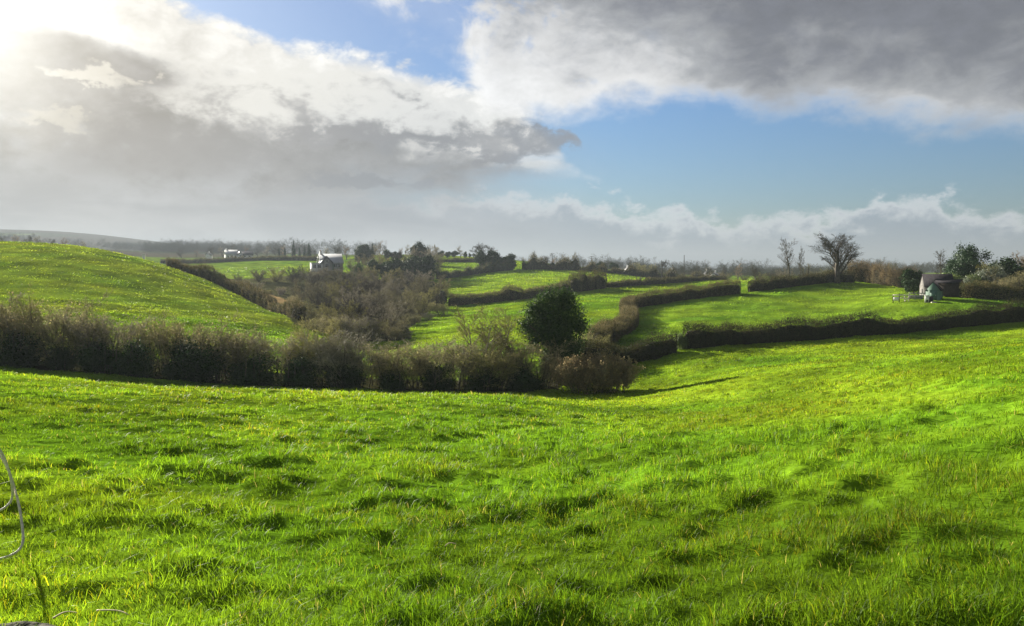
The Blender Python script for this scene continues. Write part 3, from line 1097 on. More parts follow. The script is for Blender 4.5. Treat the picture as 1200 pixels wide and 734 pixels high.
# ------------------------------------------------------------------ hedges: a grown row along a line on the ground
def hedge(name, label, cat, px_path, h, w, mats=('hedge_leaf', 'hedge_brown'), dens=1.0, ragged=.26, leaf=.09, tw=.014, twl=.4, seed=1, group=None, hvar=None, toptw=1.0):
    g = np.random.default_rng(seed)
    ctrl = np.array([at(a, d)[:2] for a, d in px_path])
    # smooth path
    t = np.concatenate([[0], np.cumsum(np.linalg.norm(np.diff(ctrl, axis=0), axis=1))])
    step = max(.5, h * .3)
    n = max(4, int(t[-1] / step))
    ts = np.linspace(0, t[-1], n)
    pth = np.stack([np.interp(ts, t, ctrl[:, k]) for k in (0, 1)], 1)
    for _ in range(max(1, int(3 / step))):
        pth[1:-1] = .25 * pth[:-2] + .5 * pth[1:-1] + .25 * pth[2:]
    z = ground_z(pth[:, 0], pth[:, 1], False)
    o = np.array([pth[0, 0], pth[0, 1], z[0]])
    tn = np.gradient(pth, axis=0)
    tn /= np.linalg.norm(tn, axis=1, keepdims=True) + 1e-9
    nr = np.stack([tn[:, 1], -tn[:, 0]], 1)
    hv = h * (1 + ragged * 1.6 * (vnoise(ts / 2.3 + seed * 7, ts * 0 + seed, 31) - .5) + ragged * (vnoise(ts / 7.1, ts * 0 + seed, 32) - .5))
    if hvar is not None:
        hv = hv * np.interp(ts / t[-1], [a for a, _ in hvar], [b for _, b in hvar])
    # solid core for the inner stems, their shade put into its colour
    prof = np.array([(-.26, -.12), (-.30, .35), (-.28, .55), (-.15, .74), (.15, .74), (.28, .55), (.30, .35), (.26, -.12)])
    k = len(prof)
    jit = 1 + .22 * (g.random((n, k)) - .5)
    ex = np.ones(n)
    ex[0] = ex[-1] = .35
    off = prof[None, :, 0] * w * jit * ex[:, None]
    hz = np.where(prof[None, :, 1] > 0, prof[None, :, 1] * hv[:, None] * (1 + .12 * (g.random((n, k)) - .5)), -.2)
    hz[[0, -1]] *= .8
    C = np.stack([pth[:, 0, None] + nr[:, 0, None] * off, pth[:, 1, None] + nr[:, 1, None] * off, z[:, None] + hz], -1)
    i, j = np.meshgrid(np.arange(n - 1), np.arange(k - 1), indexing='ij')
    Q = np.stack([i * k + j, i * k + j + 1, (i + 1) * k + j + 1, (i + 1) * k + j], -1).reshape(-1, 4)
    core = MB()
    core.add(C.reshape(-1, 3) - o, Q, [(0, q, q + 1) for q in range(1, k - 1)] + [((n - 1) * k, (n - 1) * k + q + 1, (n - 1) * k + q) for q in range(1, k - 1)])
    # leaves over the faces and top
    area = t[-1] * (2 * h + w)
    nl = int(area * 1.5 * dens / (leaf * leaf))
    nl = min(nl, 130000)

    def surf(m, out=1.0):
        s = g.random(m) * t[-1]
        face = g.random(m)
        ph = np.interp(s, ts, hv)
        bx, by = np.interp(s, ts, pth[:, 0]), np.interp(s, ts, pth[:, 1])
        nx, ny = np.interp(s, ts, nr[:, 0]), np.interp(s, ts, nr[:, 1])
        bz = np.interp(s, ts, z)
        top = face < w / (2 * h + w)
        sd = np.where(g.random(m) < .5, -1., 1.)
        lump = .66 + .62 * vnoise(s / (h * .42) + 50 * sd, s / 1.9 + seed, 33)
        zz = np.where(top, ph * (.84 + .18 * g.random(m)), ph * g.random(m) ** .9)
        zz = zz * (1 + .16 * (vnoise(s / (h * .35), s * 0 + seed + 3, 34) - .5) + .10 * g.normal(size=m) * (zz / ph > .7))
        endf = np.clip(np.minimum(s, t[-1] - s) / (.5 * w), .2, 1) ** .5
        wid = w * .5 * lump * (1 - .25 * np.clip(zz / ph - .75, 0, 1) * 4 * .6) * endf
        oo = np.where(top, (g.random(m) * 2 - 1) * wid, sd * wid * (1 - .3 * g.random(m) ** 2))
        P_ = np.stack([bx + nx * oo, by + ny * oo, bz + zz], 1) - o
        Nn = np.stack([nx * np.where(top, 0, sd), ny * np.where(top, 0, sd), np.where(top, 1., .15)], 1)
        return P_, Nn, zz / ph
    lf = MB()
    P_, Nn, _ = surf(nl)
    lf.leaves(P_, Nn + g.normal(size=Nn.shape) * .6, leaf * (.6 + .8 * g.random(nl)), g)
    nt_ = int(min(60000, area * 22 * dens * toptw * (.09 / leaf) ** 1.2))
    twm = MB()
    P_, Nn, hf = surf(nt_)
    D = Nn * .7 + g.normal(size=Nn.shape) * .45 + np.array([0, 0, .75])
    D /= np.linalg.norm(D, axis=1, keepdims=True)
    twm.ribbons(P_ - D * twl * .35, D, twl * (.4 + .9 * g.random(nt_)) * (.6 + .6 * hf), np.full(nt_, tw), .3, g)
    root = thing(name, label, cat, tuple(o), 0, group)
    part('stems', core.mesh('stems', M['core'], False), root)  # one solid dark body standing for stems in shade
    part('foliage', lf.mesh('foliage', M[mats[0]]), root)
    part('twigs', twm.mesh('twigs', M[mats[1]]), root)
    return root


# ------------------------------------------------------------------ planting
COUNT = {}


def plant(kind, name, label, cat, px, d, top=None, h=None, group=None, wide=1.0, var=None, sink=.05, rz=None, base_py=None):
    """stand a copy of a plant on the ground; its height comes from h (m) or from the photo row its top reaches"""
    vs = PROTO[kind]
    c = COUNT.get(kind, 0)
    COUNT[kind] = c + 1
    H, parts = vs[(c if var is None else var) % len(vs)]
    p = at(px, d)
    if h is None:
        _, mt = slope_of(px, top)
        h = max(.4, mt * d - p.z)
    s = h / H
    o = thing(name, label, cat, (p.x, p.y, p.z - sink), (c * 2.399 if rz is None else rz), group, (s * wide, s * wide, s))
    for pn, me in parts:
        part(pn, me, o)
    return o


def build_prototypes():
    # big open-grown ash on several stems
    sp = spec(kids=[13, 9, 7, 6], trop=[.04, .07, .05, .03], ang=[.72, .62, .7, .75], len=[.78, .52, .5, .5], wig=[.10, .13, .18, .2], tap=.42)
    sp['from'] = [.26, .22, .15, .1]
    bare_tree('ash', 9, 11, 'twig_dark', 'bark', trunk=.60, width=.017, split=4, sp=sp, rad=.36, lean=.1)
    # slender trees with a narrow oval head
    sp = spec(kids=[20, 7, 5, 4], trop=[.03, .12, .06, .04], ang=[.65, .55, .6, .6], len=[.36, .5, .5, .5], wig=[.03, .12, .18, .2], tap=.5)
    sp['from'] = [.30, .2, .15, .1]
    bare_tree('slender', 5, 12, 'twig_dark', 'bark', trunk=.86, width=.024, split=3, sp=sp, rad=.17)
    bare_tree('slender', 6, 12, 'twig_dark', 'bark', trunk=.86, width=.024, split=3, sp=sp, rad=.17)
    # ordinary field trees seen far off
    for sd, mt in ((11, 'twig_dark'), (12, 'twig_grey'), (13, 'twig_dark'), (14, 'twig_red')):
        sp = spec(levels=4, kids=[12, 9, 8], ang=[.8, .7, .7], len=[.55, .5, .5], seg=[6, 5, 4], trop=[.05, .07, .03])
        sp['from'] = [.14, .15, .1]
        bare_tree('field', sd, 10, mt, 'bark', trunk=.62, width=.034, split=4, sp=sp, rad=.26)
    # tall-stemmed trees with a small high head
    for sd in (21, 22):
        sp = spec(levels=4, kids=[10, 9, 8], ang=[.7, .7, .7], len=[.42, .5, .5], seg=[6, 5, 4], trop=[.03, .06, .03])
        sp['from'] = [.55, .15, .1]
        bare_tree('tall', sd, 10, 'twig_dark', 'bark', trunk=.72, width=.034, split=4, sp=sp, rad=.24)
    # thicket trees: several stems, brushy
    for sd, mt in ((31, 'twig'), (32, 'twig_olive'), (33, 'twig_dark'), (34, 'twig_grey'), (35, 'twig')):
        sp = spec(levels=4, kids=[15, 9, 7], ang=[.85, .7, .7], len=[.46, .5, .5], seg=[6, 4, 4], trop=[.05, .06, .04], tap=.55)
        sp['from'] = [.03, .1, .1]
        bare_tree('thicket', sd, 9, mt, 'bark', stems=7, rootspread=.62, trunk=.68, width=.026, split=3, sp=sp, rad=.14)
    # pollard with a few short limbs
    sp = spec(levels=3, kids=[6, 7], ang=[.7, .6], len=[.4, .5], seg=[5, 4], trop=[.05, .1])
    sp['from'] = [.5, .2]
    bare_tree('pollard', 41, 4, 'twig', 'bark', stems=3, rootspread=.45, trunk=.8, width=.03, split=1, sp=sp, rad=.28, lv=0)
    # forked tree with a flat fan head
    sp = spec(levels=4, kids=[7, 7, 6], ang=[.75, .6, .7], len=[.6, .5, .5], seg=[5, 4, 4], trop=[.03, .05, .03])
    sp['from'] = [.6, .3, .1]
    bare_tree('forked', 43, 7, 'twig_dark', 'bark', trunk=.62, width=.045, split=3, sp=sp, rad=.3)
    # young pale tree of the near hedgerow, fine and open
    sp = spec(levels=4, kids=[16, 8, 5], ang=[.7, .6, .7], len=[.42, .5, .5], seg=[8, 6, 4], wig=[.05, .1, .15], trop=[.03, .06, .03])
    sp['from'] = [.2, .15, .1]
    bare_tree('young', 51, 5, 'twig_olive', 'bark_pale', stems=3, rootspread=.28, trunk=.8, width=.016, split=2, sp=sp, rad=.09)
    # evergreens
    for sd in (61, 62):
        leaf_tree('evergreen', sd, 2.6, 2.8, 3.3, 6.2, 'evergreen', .30, n=300, per=22, spread=.34)
    leaf_tree('yew', 65, 3.4, 3.2, 4.4, 8.0, 'yew', .20, n=520, per=30, spread=.34, lobes=15, fill=.5, twigs=600)
    leaf_tree('ivytree', 68, 2.3, 2.75, 3.4, 6.3, 'ivy_lit', .115, n=820, per=40, spread=.24, fill=.55, twigs=520,
              shape=[(.1, 0, 5.0, 1.05), (-1.1, .2, 4.5, .85), (1.1, -.2, 4.6, .95), (1.25, .3, 3.5, .9), (-.85, -.3, 3.5, .95), (.4, 0, 2.5, .95), (.1, .1, 1.5, .8), (.6, .1, 5.9, .6),
                     (-.6, 0, 5.6, .6), (1.95, 0, 4.0, .5), (.3, 0, .6, .65), (-1.9, .1, 4.1, .45), (1.7, .4, 5.1, .5), (0, -1.0, 4.2, .9), (0, 1.1, 4.0, 1.0), (.3, -.9, 3.0, .85), (-1.5, .2, 5.1, .4),
                     (1.5, -.2, 2.7, .5), (-1.35, 0, 2.8, .45), (1.2, .1, 5.7, .45), (-.1, 0, 6.3, .4), (.2, 0, 3.7, 1.1)])
    for sd in (71, 72):
        conifer('conifer', sd, 12, 2.5)
    conifer('column', 73, 11, 1.3, tiers=30, colum=True)
    # hedgerow shrubs of the near hedge
    for sd, mt, lf, nl in ((81, 'twig_hedge', 'fleck', 1700), (82, 'twig_grey', 'fleck', 1100), (83, 'twig_olive', 'fleck', 1900), (84, 'twig_hedge', 'bramble', 1300), (85, 'twig_hedge', 'fleck', 1400)):
        shrub('shrub', sd, 4.2, 2.3, mt, 16, lf, nl, .07, .014, 2, low=1.3)
    shrub('paleshrub', 86, 4.2, 2.2, 'twig_pale', 20, 'hedge_leaf', 1500, .07, .015, 2, low=.5)
    shrub('bramble', 87, 2.9, 3.6, 'twig_hedge', 44, 'bramble', 15000, .085, .016, 3, erect=.45)
    for sd in (91, 92, 93):
        ivy_bush('ivybush', sd)
    for sd, mt, s2 in ((95, 'shrub_green', .1), (96, 'shrub_silver', .1)):
        leaf_tree('greenbush' if mt == 'shrub_green' else 'silverbush', sd, 2.0, 1.6, 1.7, 3.4, mt, s2 * 1.5, n=260, per=26, spread=.3, trunk_r=.1, twigs=500)
# ------------------------------------------------------------------ what stands where
ORD = ['leftmost', 'second from left', 'third from left', 'fourth from left', 'fifth from left', 'sixth from left', 'seventh from left',
       'eighth from left', 'ninth from left', 'tenth from left', 'eleventh from left', 'twelfth from left', 'thirteenth from left',
       'fourteenth from left', 'fifteenth from left', 'sixteenth from left', 'seventeenth from left', 'eighteenth from left',
       'nineteenth from left', 'twentieth from left', 'twenty-first from left', 'twenty-second from left', 'twenty-third from left',
       'twenty-fourth from left', 'twenty-fifth from left', 'twenty-sixth from left', 'twenty-seventh from left', 'twenty-eighth from left']


_jit = random.Random(3)


def row(items, name, cat, text, group):
    """a run of plants, left to right: (kind, px, d, top row[, width]); text is completed by the place in the run"""
    items = sorted(items, key=lambda q: q[1])
    for k, it in enumerate(items):
        kind, px, d, top = it[:4]
        wide = it[4] if len(it) > 4 else 1.0
        pos = ORD[k] if k < len(items) - 1 or len(items) == 1 else 'rightmost'
        if kind in ('thicket', 'shrub', 'field'):
            top += _jit.uniform(-1, 1) * (9 if d < 62 else 5 if d < 200 else 2.2)
            wide *= _jit.uniform(.85, 1.1)
        plant(kind, name, text.replace('#', pos), cat, px, d, top, group=group, wide=wide)


def place_near_hedgerow():
    row([('shrub', -70, 61, 352, 1.2), ('shrub', -30, 60.5, 346, 1.2), ('shrub', 8, 61, 343, 1.15), ('shrub', 38, 60.5, 356, 1.1), ('shrub', 72, 60, 362, 1.15), ('shrub', 105, 61, 360, 1.1), ('shrub', 140, 60.5, 364, 1.15),
         ('shrub', 176, 61, 370, 1.15), ('shrub', 216, 61, 366, 1.0), ('shrub', 250, 60.5, 380, 1.2), ('shrub', 284, 61, 384, 1.2), ('shrub', 318, 60.5, 388, 1.3),
         ('shrub', 350, 61, 392, 1.3), ('shrub', 440, 61.5, 396, 1.35), ('shrub', 468, 60.5, 398, 1.3), ('shrub', 500, 61, 400, 1.4),
         ('shrub', 530, 61, 402, 1.35), ('shrub', 560, 60.5, 404, 1.4), ('shrub', 592, 61, 406, 1.4), ('shrub', 622, 61, 404, 1.4), ('shrub', 645, 61.5, 412, 1.3)],
        'hedgerow_shrub', 'shrub', 'brown twiggy shrub in the overgrown hedgerow, # of its twiggy shrubs', 'bare shrubs of the overgrown hedgerow')
    row([('paleshrub', 408, 60, 388, 1.1), ('paleshrub', 385, 61, 393, 1.2)],
        'hedgerow_shrub', 'shrub', 'pale grey twigged shrub in the middle of the hedgerow, # of two', 'pale shrubs of the overgrown hedgerow')
    row([('ivybush', -40, 58.6, 395, 1.3), ('ivybush', 20, 58.4, 392, 1.35), ('ivybush', 70, 58.6, 402, 1.1), ('ivybush', 118, 58.6, 402, 1.15), ('ivybush', 152, 58.6, 403, 1.1), ('ivybush', 205, 58.8, 406, 1.1), ('ivybush', 236, 58.6, 402, 1.25),
         ('ivybush', 296, 59, 420, 1.4), ('ivybush', 345, 59, 420, 1.5), ('ivybush', 404, 59.2, 428, 1.4), ('ivybush', 462, 59.6, 434, 1.3), ('ivybush', 514, 59.6, 428, 1.3), ('ivybush', 566, 59.8, 434, 1.3), ('ivybush', 615, 59.8, 430, 1.4)],
        'ivy_bush', 'bush', 'dark ivy bush low in the overgrown hedgerow, # of the ivy bushes', 'ivy bushes low in the hedgerow')
    plant('young', 'young_tree', 'young olive green bare tree rising out of the hedgerow beside pale twigs', 'tree', 362, 62.5, 366, wide=1.15)
    plant('young', 'young_tree', 'open pale stemmed bare tree left of the dark ivy tree', 'tree', 566, 63, 352, wide=1.35, rz=.4)
    plant('ivytree', 'ivy_tree', 'dark round tree smothered in ivy at the end of the hedgerow', 'tree', 648, 64, 337, wide=.92, rz=0.0, sink=.25)
    # leaning tree beside it
    P = Plant(404)
    sp = spec(levels=4, kids=[11, 9, 8], ang=[.8, .7, .7], len=[.5, .5, .5], seg=[7, 5, 4], trop=[.03, .03, .02], wig=[.06, .14, .2])
    sp['from'] = [.42, .15, .1]
    P.grow((0, 0, -.2), unit((-1.0, .1, 1)), 4.9, .24, 0, sp)
    tr, cr = P.woods(None, 0, 1), P.woods(None, 2, 9, rmin=.008)
    P.twigs(cr, .016, 4)
    p = at(634, 63.0)
    o = thing('leaning_tree', 'bare twiggy tree leaning left from beside the dark ivy tree', 'tree', tuple(p))
    part('trunk', tr.mesh('trunk', M['bark'], True), o)
    part('crown', cr.mesh('crown', M['twig']), o)
    plant('bramble', 'bramble_bush', 'tan bramble thicket at the right end of the hedgerow', 'bush', 688, 58.8, 415, wide=.8, rz=.0)
    plant('bramble', 'bramble_bush', 'pale brown bramble mound nearest the open right pasture', 'bush', 716, 59.5, 418, wide=.62, rz=2.2)
    plant('shrub', 'hedge_bush', 'low dark bush between the ivy tree and the curving hedge', 'bush', 668, 78, 387, wide=1.4, var=0)
    plant('shrub', 'hedge_bush', 'low brown bush where the curving hedge meets the clipped hedge', 'bush', 690, 80, 392, wide=1.4, var=2)


def place_hedges():
    hedge('clipped_hedge', 'dark clipped hedge rising to the right edge from a green gap', 'hedge',
          [(803, 82.5), (850, 86.5), (900, 90), (950, 93.3), (1000, 96), (1050, 98.2), (1100, 100), (1200, 102), (1290, 103), (1400, 104)], 2.0, 1.4, seed=2, leaf=.085, mats=('hedge_dark', 'hedge_dark'), ragged=.34)
    hedge('clipped_hedge', 'short clipped hedge between tan brambles and a green gap', 'hedge',
          [(640, 71), (690, 73.5), (740, 78), (770, 80), (792, 81.6)], 1.9, 1.3, seed=3, leaf=.085, mats=('hedge_dark', 'hedge_dark'), ragged=.34)
    plant('greenbush', 'green_bush', 'small green bush filling the gap in the clipped hedge', 'bush', 797, 82.6, 391, wide=.7)
    hedge('curved_hedge', 'brown topped hedge curving uphill from the ivy tree then right', 'hedge',
          [(698, 85), (716, 97), (736, 110), (740, 119), (736, 128), (733, 137), (742, 145), (770, 149), (810, 154), (845, 158), (866, 161)], 2.05, 2.0,
          mats=('hedge_leaf', 'hedge_brown'), seed=4, leaf=.10, tw=.022, twl=.55, dens=.85, toptw=1.5)
    hedge('field_hedge', 'low dark hedge along the top of the green field below the ash tree', 'hedge',
          [(877, 164), (900, 167), (940, 172), (975, 176), (1000, 177)], 2.1, 1.8, seed=5, leaf=.13, tw=.028, twl=.6, mats=('hedge_dark', 'hedge_brown'), ragged=.4)
    hedge('brown_hedge', 'tall reddish brown hedge right of the big bare tree', 'hedge',
          [(992, 182), (1012, 181), (1035, 174), (1058, 166), (1072, 160)], 3.2, 3.0, mats=('hedge_brown', 'twig_red'), seed=6, leaf=.14, tw=.034, twl=1.1, dens=.55, ragged=.35, toptw=1.8)
    # hedges of the middle fields
    hedge('field_hedge', 'hedge along the lower side of the rounded middle field, left of the ivy tree', 'hedge',
          [(526, 184), (560, 187), (600, 190), (640, 196), (668, 203)], 2.6, 2.2, seed=7, leaf=.14, tw=.03, twl=.7, mats=('hedge_leaf', 'hedge_brown'), ragged=.35, toptw=1.4)
    hedge('field_hedge', 'bushy hedge right of the ivy tree below the rounded field', 'hedge',
          [(668, 203), (690, 211), (708, 218)], 3.4, 2.6, seed=8, leaf=.15, tw=.03, twl=.8, mats=('hedge_leaf', 'hedge_leaf'), ragged=.5)
    hedge('field_hedge', 'thin low dark hedge running right below the pollard stump', 'hedge',
          [(710, 219), (740, 231), (770, 246), (800, 262), (830, 280), (850, 290)], 1.5, 1.6, seed=9, leaf=.15, tw=.03, twl=.5, mats=('hedge_dark', 'hedge_brown'))
    hedge('field_hedge', 'long dark hedge closing the top of the rounded middle field', 'hedge',
          [(612, 343), (640, 347), (680, 350), (720, 350), (760, 349), (800, 347), (850, 345)], 3.0, 2.6, seed=10, leaf=.2, tw=.05, twl=1.2, mats=('hedge_dark', 'hedge_brown'), ragged=.8, hvar=[(0, 1.5), (.3, 1.3), (.5, 1), (1, .9)])
    hedge('field_hedge', 'dark hedge between the two upper fields left of the rounded field', 'hedge',
          [(512, 318), (540, 327), (570, 335), (600, 342)], 2.7, 2.4, seed=11, leaf=.2, tw=.05, twl=1.0, mats=('evergreen', 'hedge_brown'), ragged=.9)
    hedge('field_hedge', 'low hedge across the highest small field', 'hedge',
          [(500, 400), (530, 402), (560, 402), (590, 400)], 1.5, 1.8, seed=12, leaf=.22, tw=.05, twl=.8)
    hedge('field_hedge', 'dark hedge below the white bungalow along its field', 'hedge',
          [(190, 425), (215, 440), (260, 452), (300, 458), (350, 452), (385, 440)], 2.2, 2.2, seed=13, leaf=.22, tw=.05, twl=.8)
    hedge('bank_hedge', 'dark hedge running down the right edge of the left hill', 'hedge',
          [(198, 175), (225, 170), (255, 162), (285, 152), (315, 140), (340, 127), (352, 120)], 2.0, 2.2, seed=14, leaf=.13, tw=.028, twl=.7, ragged=.3)
    hedge('field_hedge', 'bushy hedge behind the dark field hedges on the middle slope', 'hedge',
          [(452, 300), (470, 305), (490, 311), (508, 316)], 3.0, 2.6, seed=15, leaf=.18, tw=.04, twl=1.0, mats=('ivy', 'hedge_brown'), ragged=.8)
    hedge('garden_hedge', 'shaded dark hedge right of the green shed below the garden trees', 'hedge',
          [(1124, 123), (1150, 121), (1180, 120), (1230, 119), (1300, 118)], 2.1, 2.0, seed=16, leaf=.11, tw=.02, twl=.4)


def place_thicket():
    T = 'thicket'
    row([(T, 380, 119, 362, 1.0), (T, 402, 117, 350, 1.1), (T, 424, 120, 346, 1.1), (T, 448, 122, 350, 1.1), (T, 470, 125, 362, 1.0)],
        'thicket_tree', 'tree', 'bare brown tree in the front row of the valley thicket, #', 'thicket trees')
    row([(T, 358, 138, 358), (T, 378, 141, 346, 1.1), (T, 400, 142, 338, 1.15), (T, 424, 146, 329, 1.2), (T, 448, 150, 331, 1.2), (T, 472, 156, 334, 1.1), (T, 494, 165, 338, 1.0), (T, 512, 178, 334, .9)],
        'thicket_tree', 'tree', 'bare brown tree in the valley thicket, # of the second row', 'thicket trees')
    row([(T, 330, 207, 338, 1.1), (T, 350, 196, 334, 1.2), (T, 374, 188, 326, 1.2), (T, 398, 184, 322, 1.3), (T, 422, 184, 317, 1.3), (T, 448, 188, 317, 1.3), (T, 474, 196, 319, 1.2), (T, 498, 204, 319, 1.1), (T, 518, 208, 326, .9)],
        'thicket_tree', 'tree', 'bare brown tree in the valley thicket, # of the third row', 'thicket trees')
    row([(T, 228, 246, 321, 1.1), (T, 250, 238, 319, 1.0), (T, 280, 236, 319, 1.2), (T, 304, 240, 317, 1.1), (T, 324, 240, 313, 1.1), (T, 346, 242, 307, 1.3), (T, 370, 240, 312, 1.3), (T, 394, 240, 310, 1.3), (T, 420, 244, 311, 1.3), (T, 444, 250, 308, 1.3), (T, 470, 256, 312, 1.2), (T, 492, 250, 316, 1.2)],
        'thicket_tree', 'tree', 'bare tree along the back of the valley thicket, # of the row', 'thicket trees')
    row([('shrub', 366, 112, 378, 1.4), ('shrub', 386, 111, 372, 1.4), ('shrub', 408, 111, 374, 1.5), ('shrub', 430, 113, 372, 1.5), ('shrub', 452, 114, 376, 1.4), ('shrub', 360, 128, 370, 1.5), ('shrub', 486, 140, 366, 1.4), ('shrub', 504, 168, 352, 1.3)],
        'thicket_shrub', 'shrub', 'low tangled shrub along the foot of the valley thicket, # of its shrubs', 'low shrubs of the thicket')
    row([('shrub', 236, 236, 326, 1.4), ('shrub', 250, 226, 329, 1.4), ('shrub', 262, 232, 326, 1.4), ('shrub', 272, 222, 331, 1.4), ('shrub', 288, 226, 328, 1.5), ('shrub', 330, 212, 334, 1.5), ('shrub', 300, 214, 331, 1.5), ('shrub', 318, 206, 340, 1.3), ('shrub', 345, 182, 345, 1.3)],
        'marsh_shrub', 'shrub', 'brown shrub beside the strip of tan dead grass, # of its shrubs', 'shrubs by the tan strip')
    row([('shrub', 466, 112, 386, 1.3), ('paleshrub', 500, 150, 366, 1.6), ('shrub', 520, 162, 358, 1.5), ('shrub', 480, 118, 384, 1.2)],
        'thicket_shrub', 'shrub', 'scrubby shrub on the right edge of the thicket, # of four', 'shrubs at the thicket edge')
    row([('evergreen', 408, 152, 352, .8), ('evergreen', 462, 160, 352, .7), ('ivybush', 440, 130, 368, .9), ('ivybush', 476, 122, 384, .9), ('evergreen', 520, 186, 341, .6), ('ivybush', 390, 126, 376, .9)],
        'ivy_bush', 'bush', 'dark ivy clad bush deep in the valley thicket, # of six', 'ivy bushes in the thicket')
    plant('field', 'field_tree', 'small bare tree standing alone in the field below the bungalow', 'tree', 302, 300, 313, wide=.8)
    # band above the thicket, up to the skyline
    row([(T, 415, 285, 300, 1.1), (T, 436, 290, 296, 1.1), (T, 458, 300, 295, 1.1), (T, 480, 310, 288, 1.2), (T, 497, 320, 286, 1.0), (T, 508, 325, 292, .9)],
        'hillside_tree', 'tree', 'bare tree on the slope right of the grey roofed house, # of six', 'trees right of the house')
    row([('evergreen', 441, 270, 305, .9), ('ivybush', 424, 262, 310, .9), ('evergreen', 462, 285, 303, 1.2), ('evergreen', 480, 292, 301, 1.2), ('evergreen', 496, 300, 300), ('evergreen', 453, 268, 312, .8), ('evergreen', 475, 280, 311, 1.1)],
        'evergreen_bush', 'bush', 'dark evergreen bush on the slope right of the house, # of seven', 'evergreen bushes above the thicket')


def place_skyline():
    row([('field', 6, 440, 276, 1.6), ('field', 22, 450, 273, 1.5), ('field', 36, 445, 273, 1.5), ('field', 50, 450, 274, 1.5), ('field', 63, 440, 278, 1.5), ('field', 77, 420, 279, 1.4), ('field', 86, 420, 283, 1.3), ('field', 97, 430, 282, 1.3), ('field', -12, 440, 275, 1.6)],
        'distant_tree', 'tree', 'hazy tree showing over the top of the left hill, # of the clump', 'trees over the left hill')
    f = 'field'
    row([(f, 214, 560, 291, 1.4), (f, 232, 600, 290, 1.4), (f, 248, 600, 288, 1.4), (f, 262, 620, 287, 1.4), (f, 273, 620, 285, 1.3), (f, 290, 640, 286, 1.3), (f, 303, 640, 288, 1.3), (f, 314, 640, 286, 1.2), (f, 324, 620, 289, 1.2), (f, 333, 620, 288, 1.2)],
        'distant_tree', 'tree', 'grey bare tree behind the white bungalow, # of the belt', 'trees behind the bungalow')
    row([('conifer', 345, 470, 281, .8), ('conifer', 352, 475, 289, .9), ('conifer', 358, 475, 287, 1.0), ('conifer', 363, 470, 284, 1.1)],
        'conifer_tree', 'conifer', 'dark spruce between the bungalow and the grey roofed house, # of four', 'spruces left of the house')
    row([('column', 328, 480, 290, .9), ('column', 335, 480, 289, .8)],
        'column_conifer', 'conifer', 'narrow dark conifer at the far side of the bungalow field, # of two', 'narrow conifers')
    row([(f, 370, 480, 290, 1.2), (f, 384, 450, 287, 1.2), (f, 396, 450, 286, 1.2), (f, 407, 440, 285, 1.1), (f, 418, 450, 289, 1.2), (f, 440, 440, 287, 1), (f, 452, 440, 288, 1.0), (f, 470, 440, 289, 1.2), (f, 503, 445, 286, 1.3), (f, 512, 445, 287, 1.2)],
        'skyline_tree', 'tree', 'bare tree on the skyline behind the grey roofed house, # of the run', 'skyline trees behind the house')
    row([('evergreen', 425, 400, 288, 1.0), ('evergreen', 431, 400, 287, .9), ('conifer', 437, 405, 284, .8), ('evergreen', 456, 410, 293, 1.0), ('evergreen', 466, 410, 295, 1.0), ('evergreen', 492, 390, 284, .8), ('evergreen', 500, 420, 293, 1.2)],
        'evergreen_tree', 'evergreen', 'dark evergreen among bare skyline trees above the thicket, # of seven', 'evergreens above the thicket')
    plant('field', 'skyline_tree', 'tall reddish bare tree highest among the skyline trees above the thicket', 'tree', 445, 420, 281, wide=.9, var=3)
    row([('evergreen', 517, 440, 294, 1.2), ('evergreen', 525, 440, 295, 1.2), ('evergreen', 533, 440, 294, 1.2), ('evergreen', 546, 445, 295, .8), ('evergreen', 551, 445, 297, .8), ('evergreen', 556, 445, 297, .8)],
        'skyline_bush', 'bush', 'dark rounded bush along the top of the highest field, # of six', 'bushes on the highest field')
    plant('field', 'skyline_tree', 'slight bare tree between dark bushes on the highest field', 'tree', 540, 440, 287, var=1)
    plant('tall', 'skyline_tree', 'tall bare tree rising over the left dark round evergreen', 'tree', 563, 352, 283, wide=1.3)
    plant('tall', 'skyline_tree', 'tall bare tree rising over the wide dark evergreen clump', 'tree', 578, 354, 286, wide=1.2)
    plant('evergreen', 'evergreen_tree', 'dark round evergreen on the ridge left of its wider neighbour', 'evergreen', 565, 346, 294, wide=.75)
    plant('evergreen', 'evergreen_tree', 'wide dark evergreen clump on the ridge under a tall bare tree', 'evergreen', 577, 346, 294, wide=1.15)
    plant('evergreen', 'evergreen_tree', 'right dark evergreen sloping down the ridge beside brown scrub', 'evergreen', 596, 350, 298, wide=1.2)
    plant('evergreen', 'evergreen_tree', 'low dark evergreen at the end of the ridge hedge', 'evergreen', 600, 342, 308, wide=1.2)
    plant('thicket', 'ridge_scrub', 'brown bare scrub between the ridge evergreens', 'shrub', 587, 345, 301, wide=1.0, var=2)
    plant('field', 'skyline_tree', 'small bare tree alone above the rounded field hedge', 'tree', 624, 352, 293, wide=.9, var=0)
    row([(f, 633, 352, 301, 1.3), (f, 640, 352, 299, 1.2), (f, 648, 353, 302, 1.3), (f, 661, 353, 299, 1.1), (f, 668, 353, 305, 1.4), (f, 655, 350, 306, 1.5)],
        'hedge_tree', 'tree', 'bare hedge tree above the rounded middle field, # of six', 'hedge trees above the rounded field')
    row([('evergreen', 646, 349, 308, 1.2), ('evergreen', 659, 350, 306, 1.0), ('evergreen', 684, 352, 312, 1.3), ('evergreen', 706, 380, 307, 1.4), ('evergreen', 719, 390, 308, 1.2)],
        'hedge_bush', 'bush', 'dark bush in the hedge above the rounded field, # of five', 'dark bushes above the rounded field')
    plant('thicket', 'hedge_tree', 'olive brown bushy tree at the right end of the rounded field', 'tree', 755, 352, 307, wide=1.1, var=1)
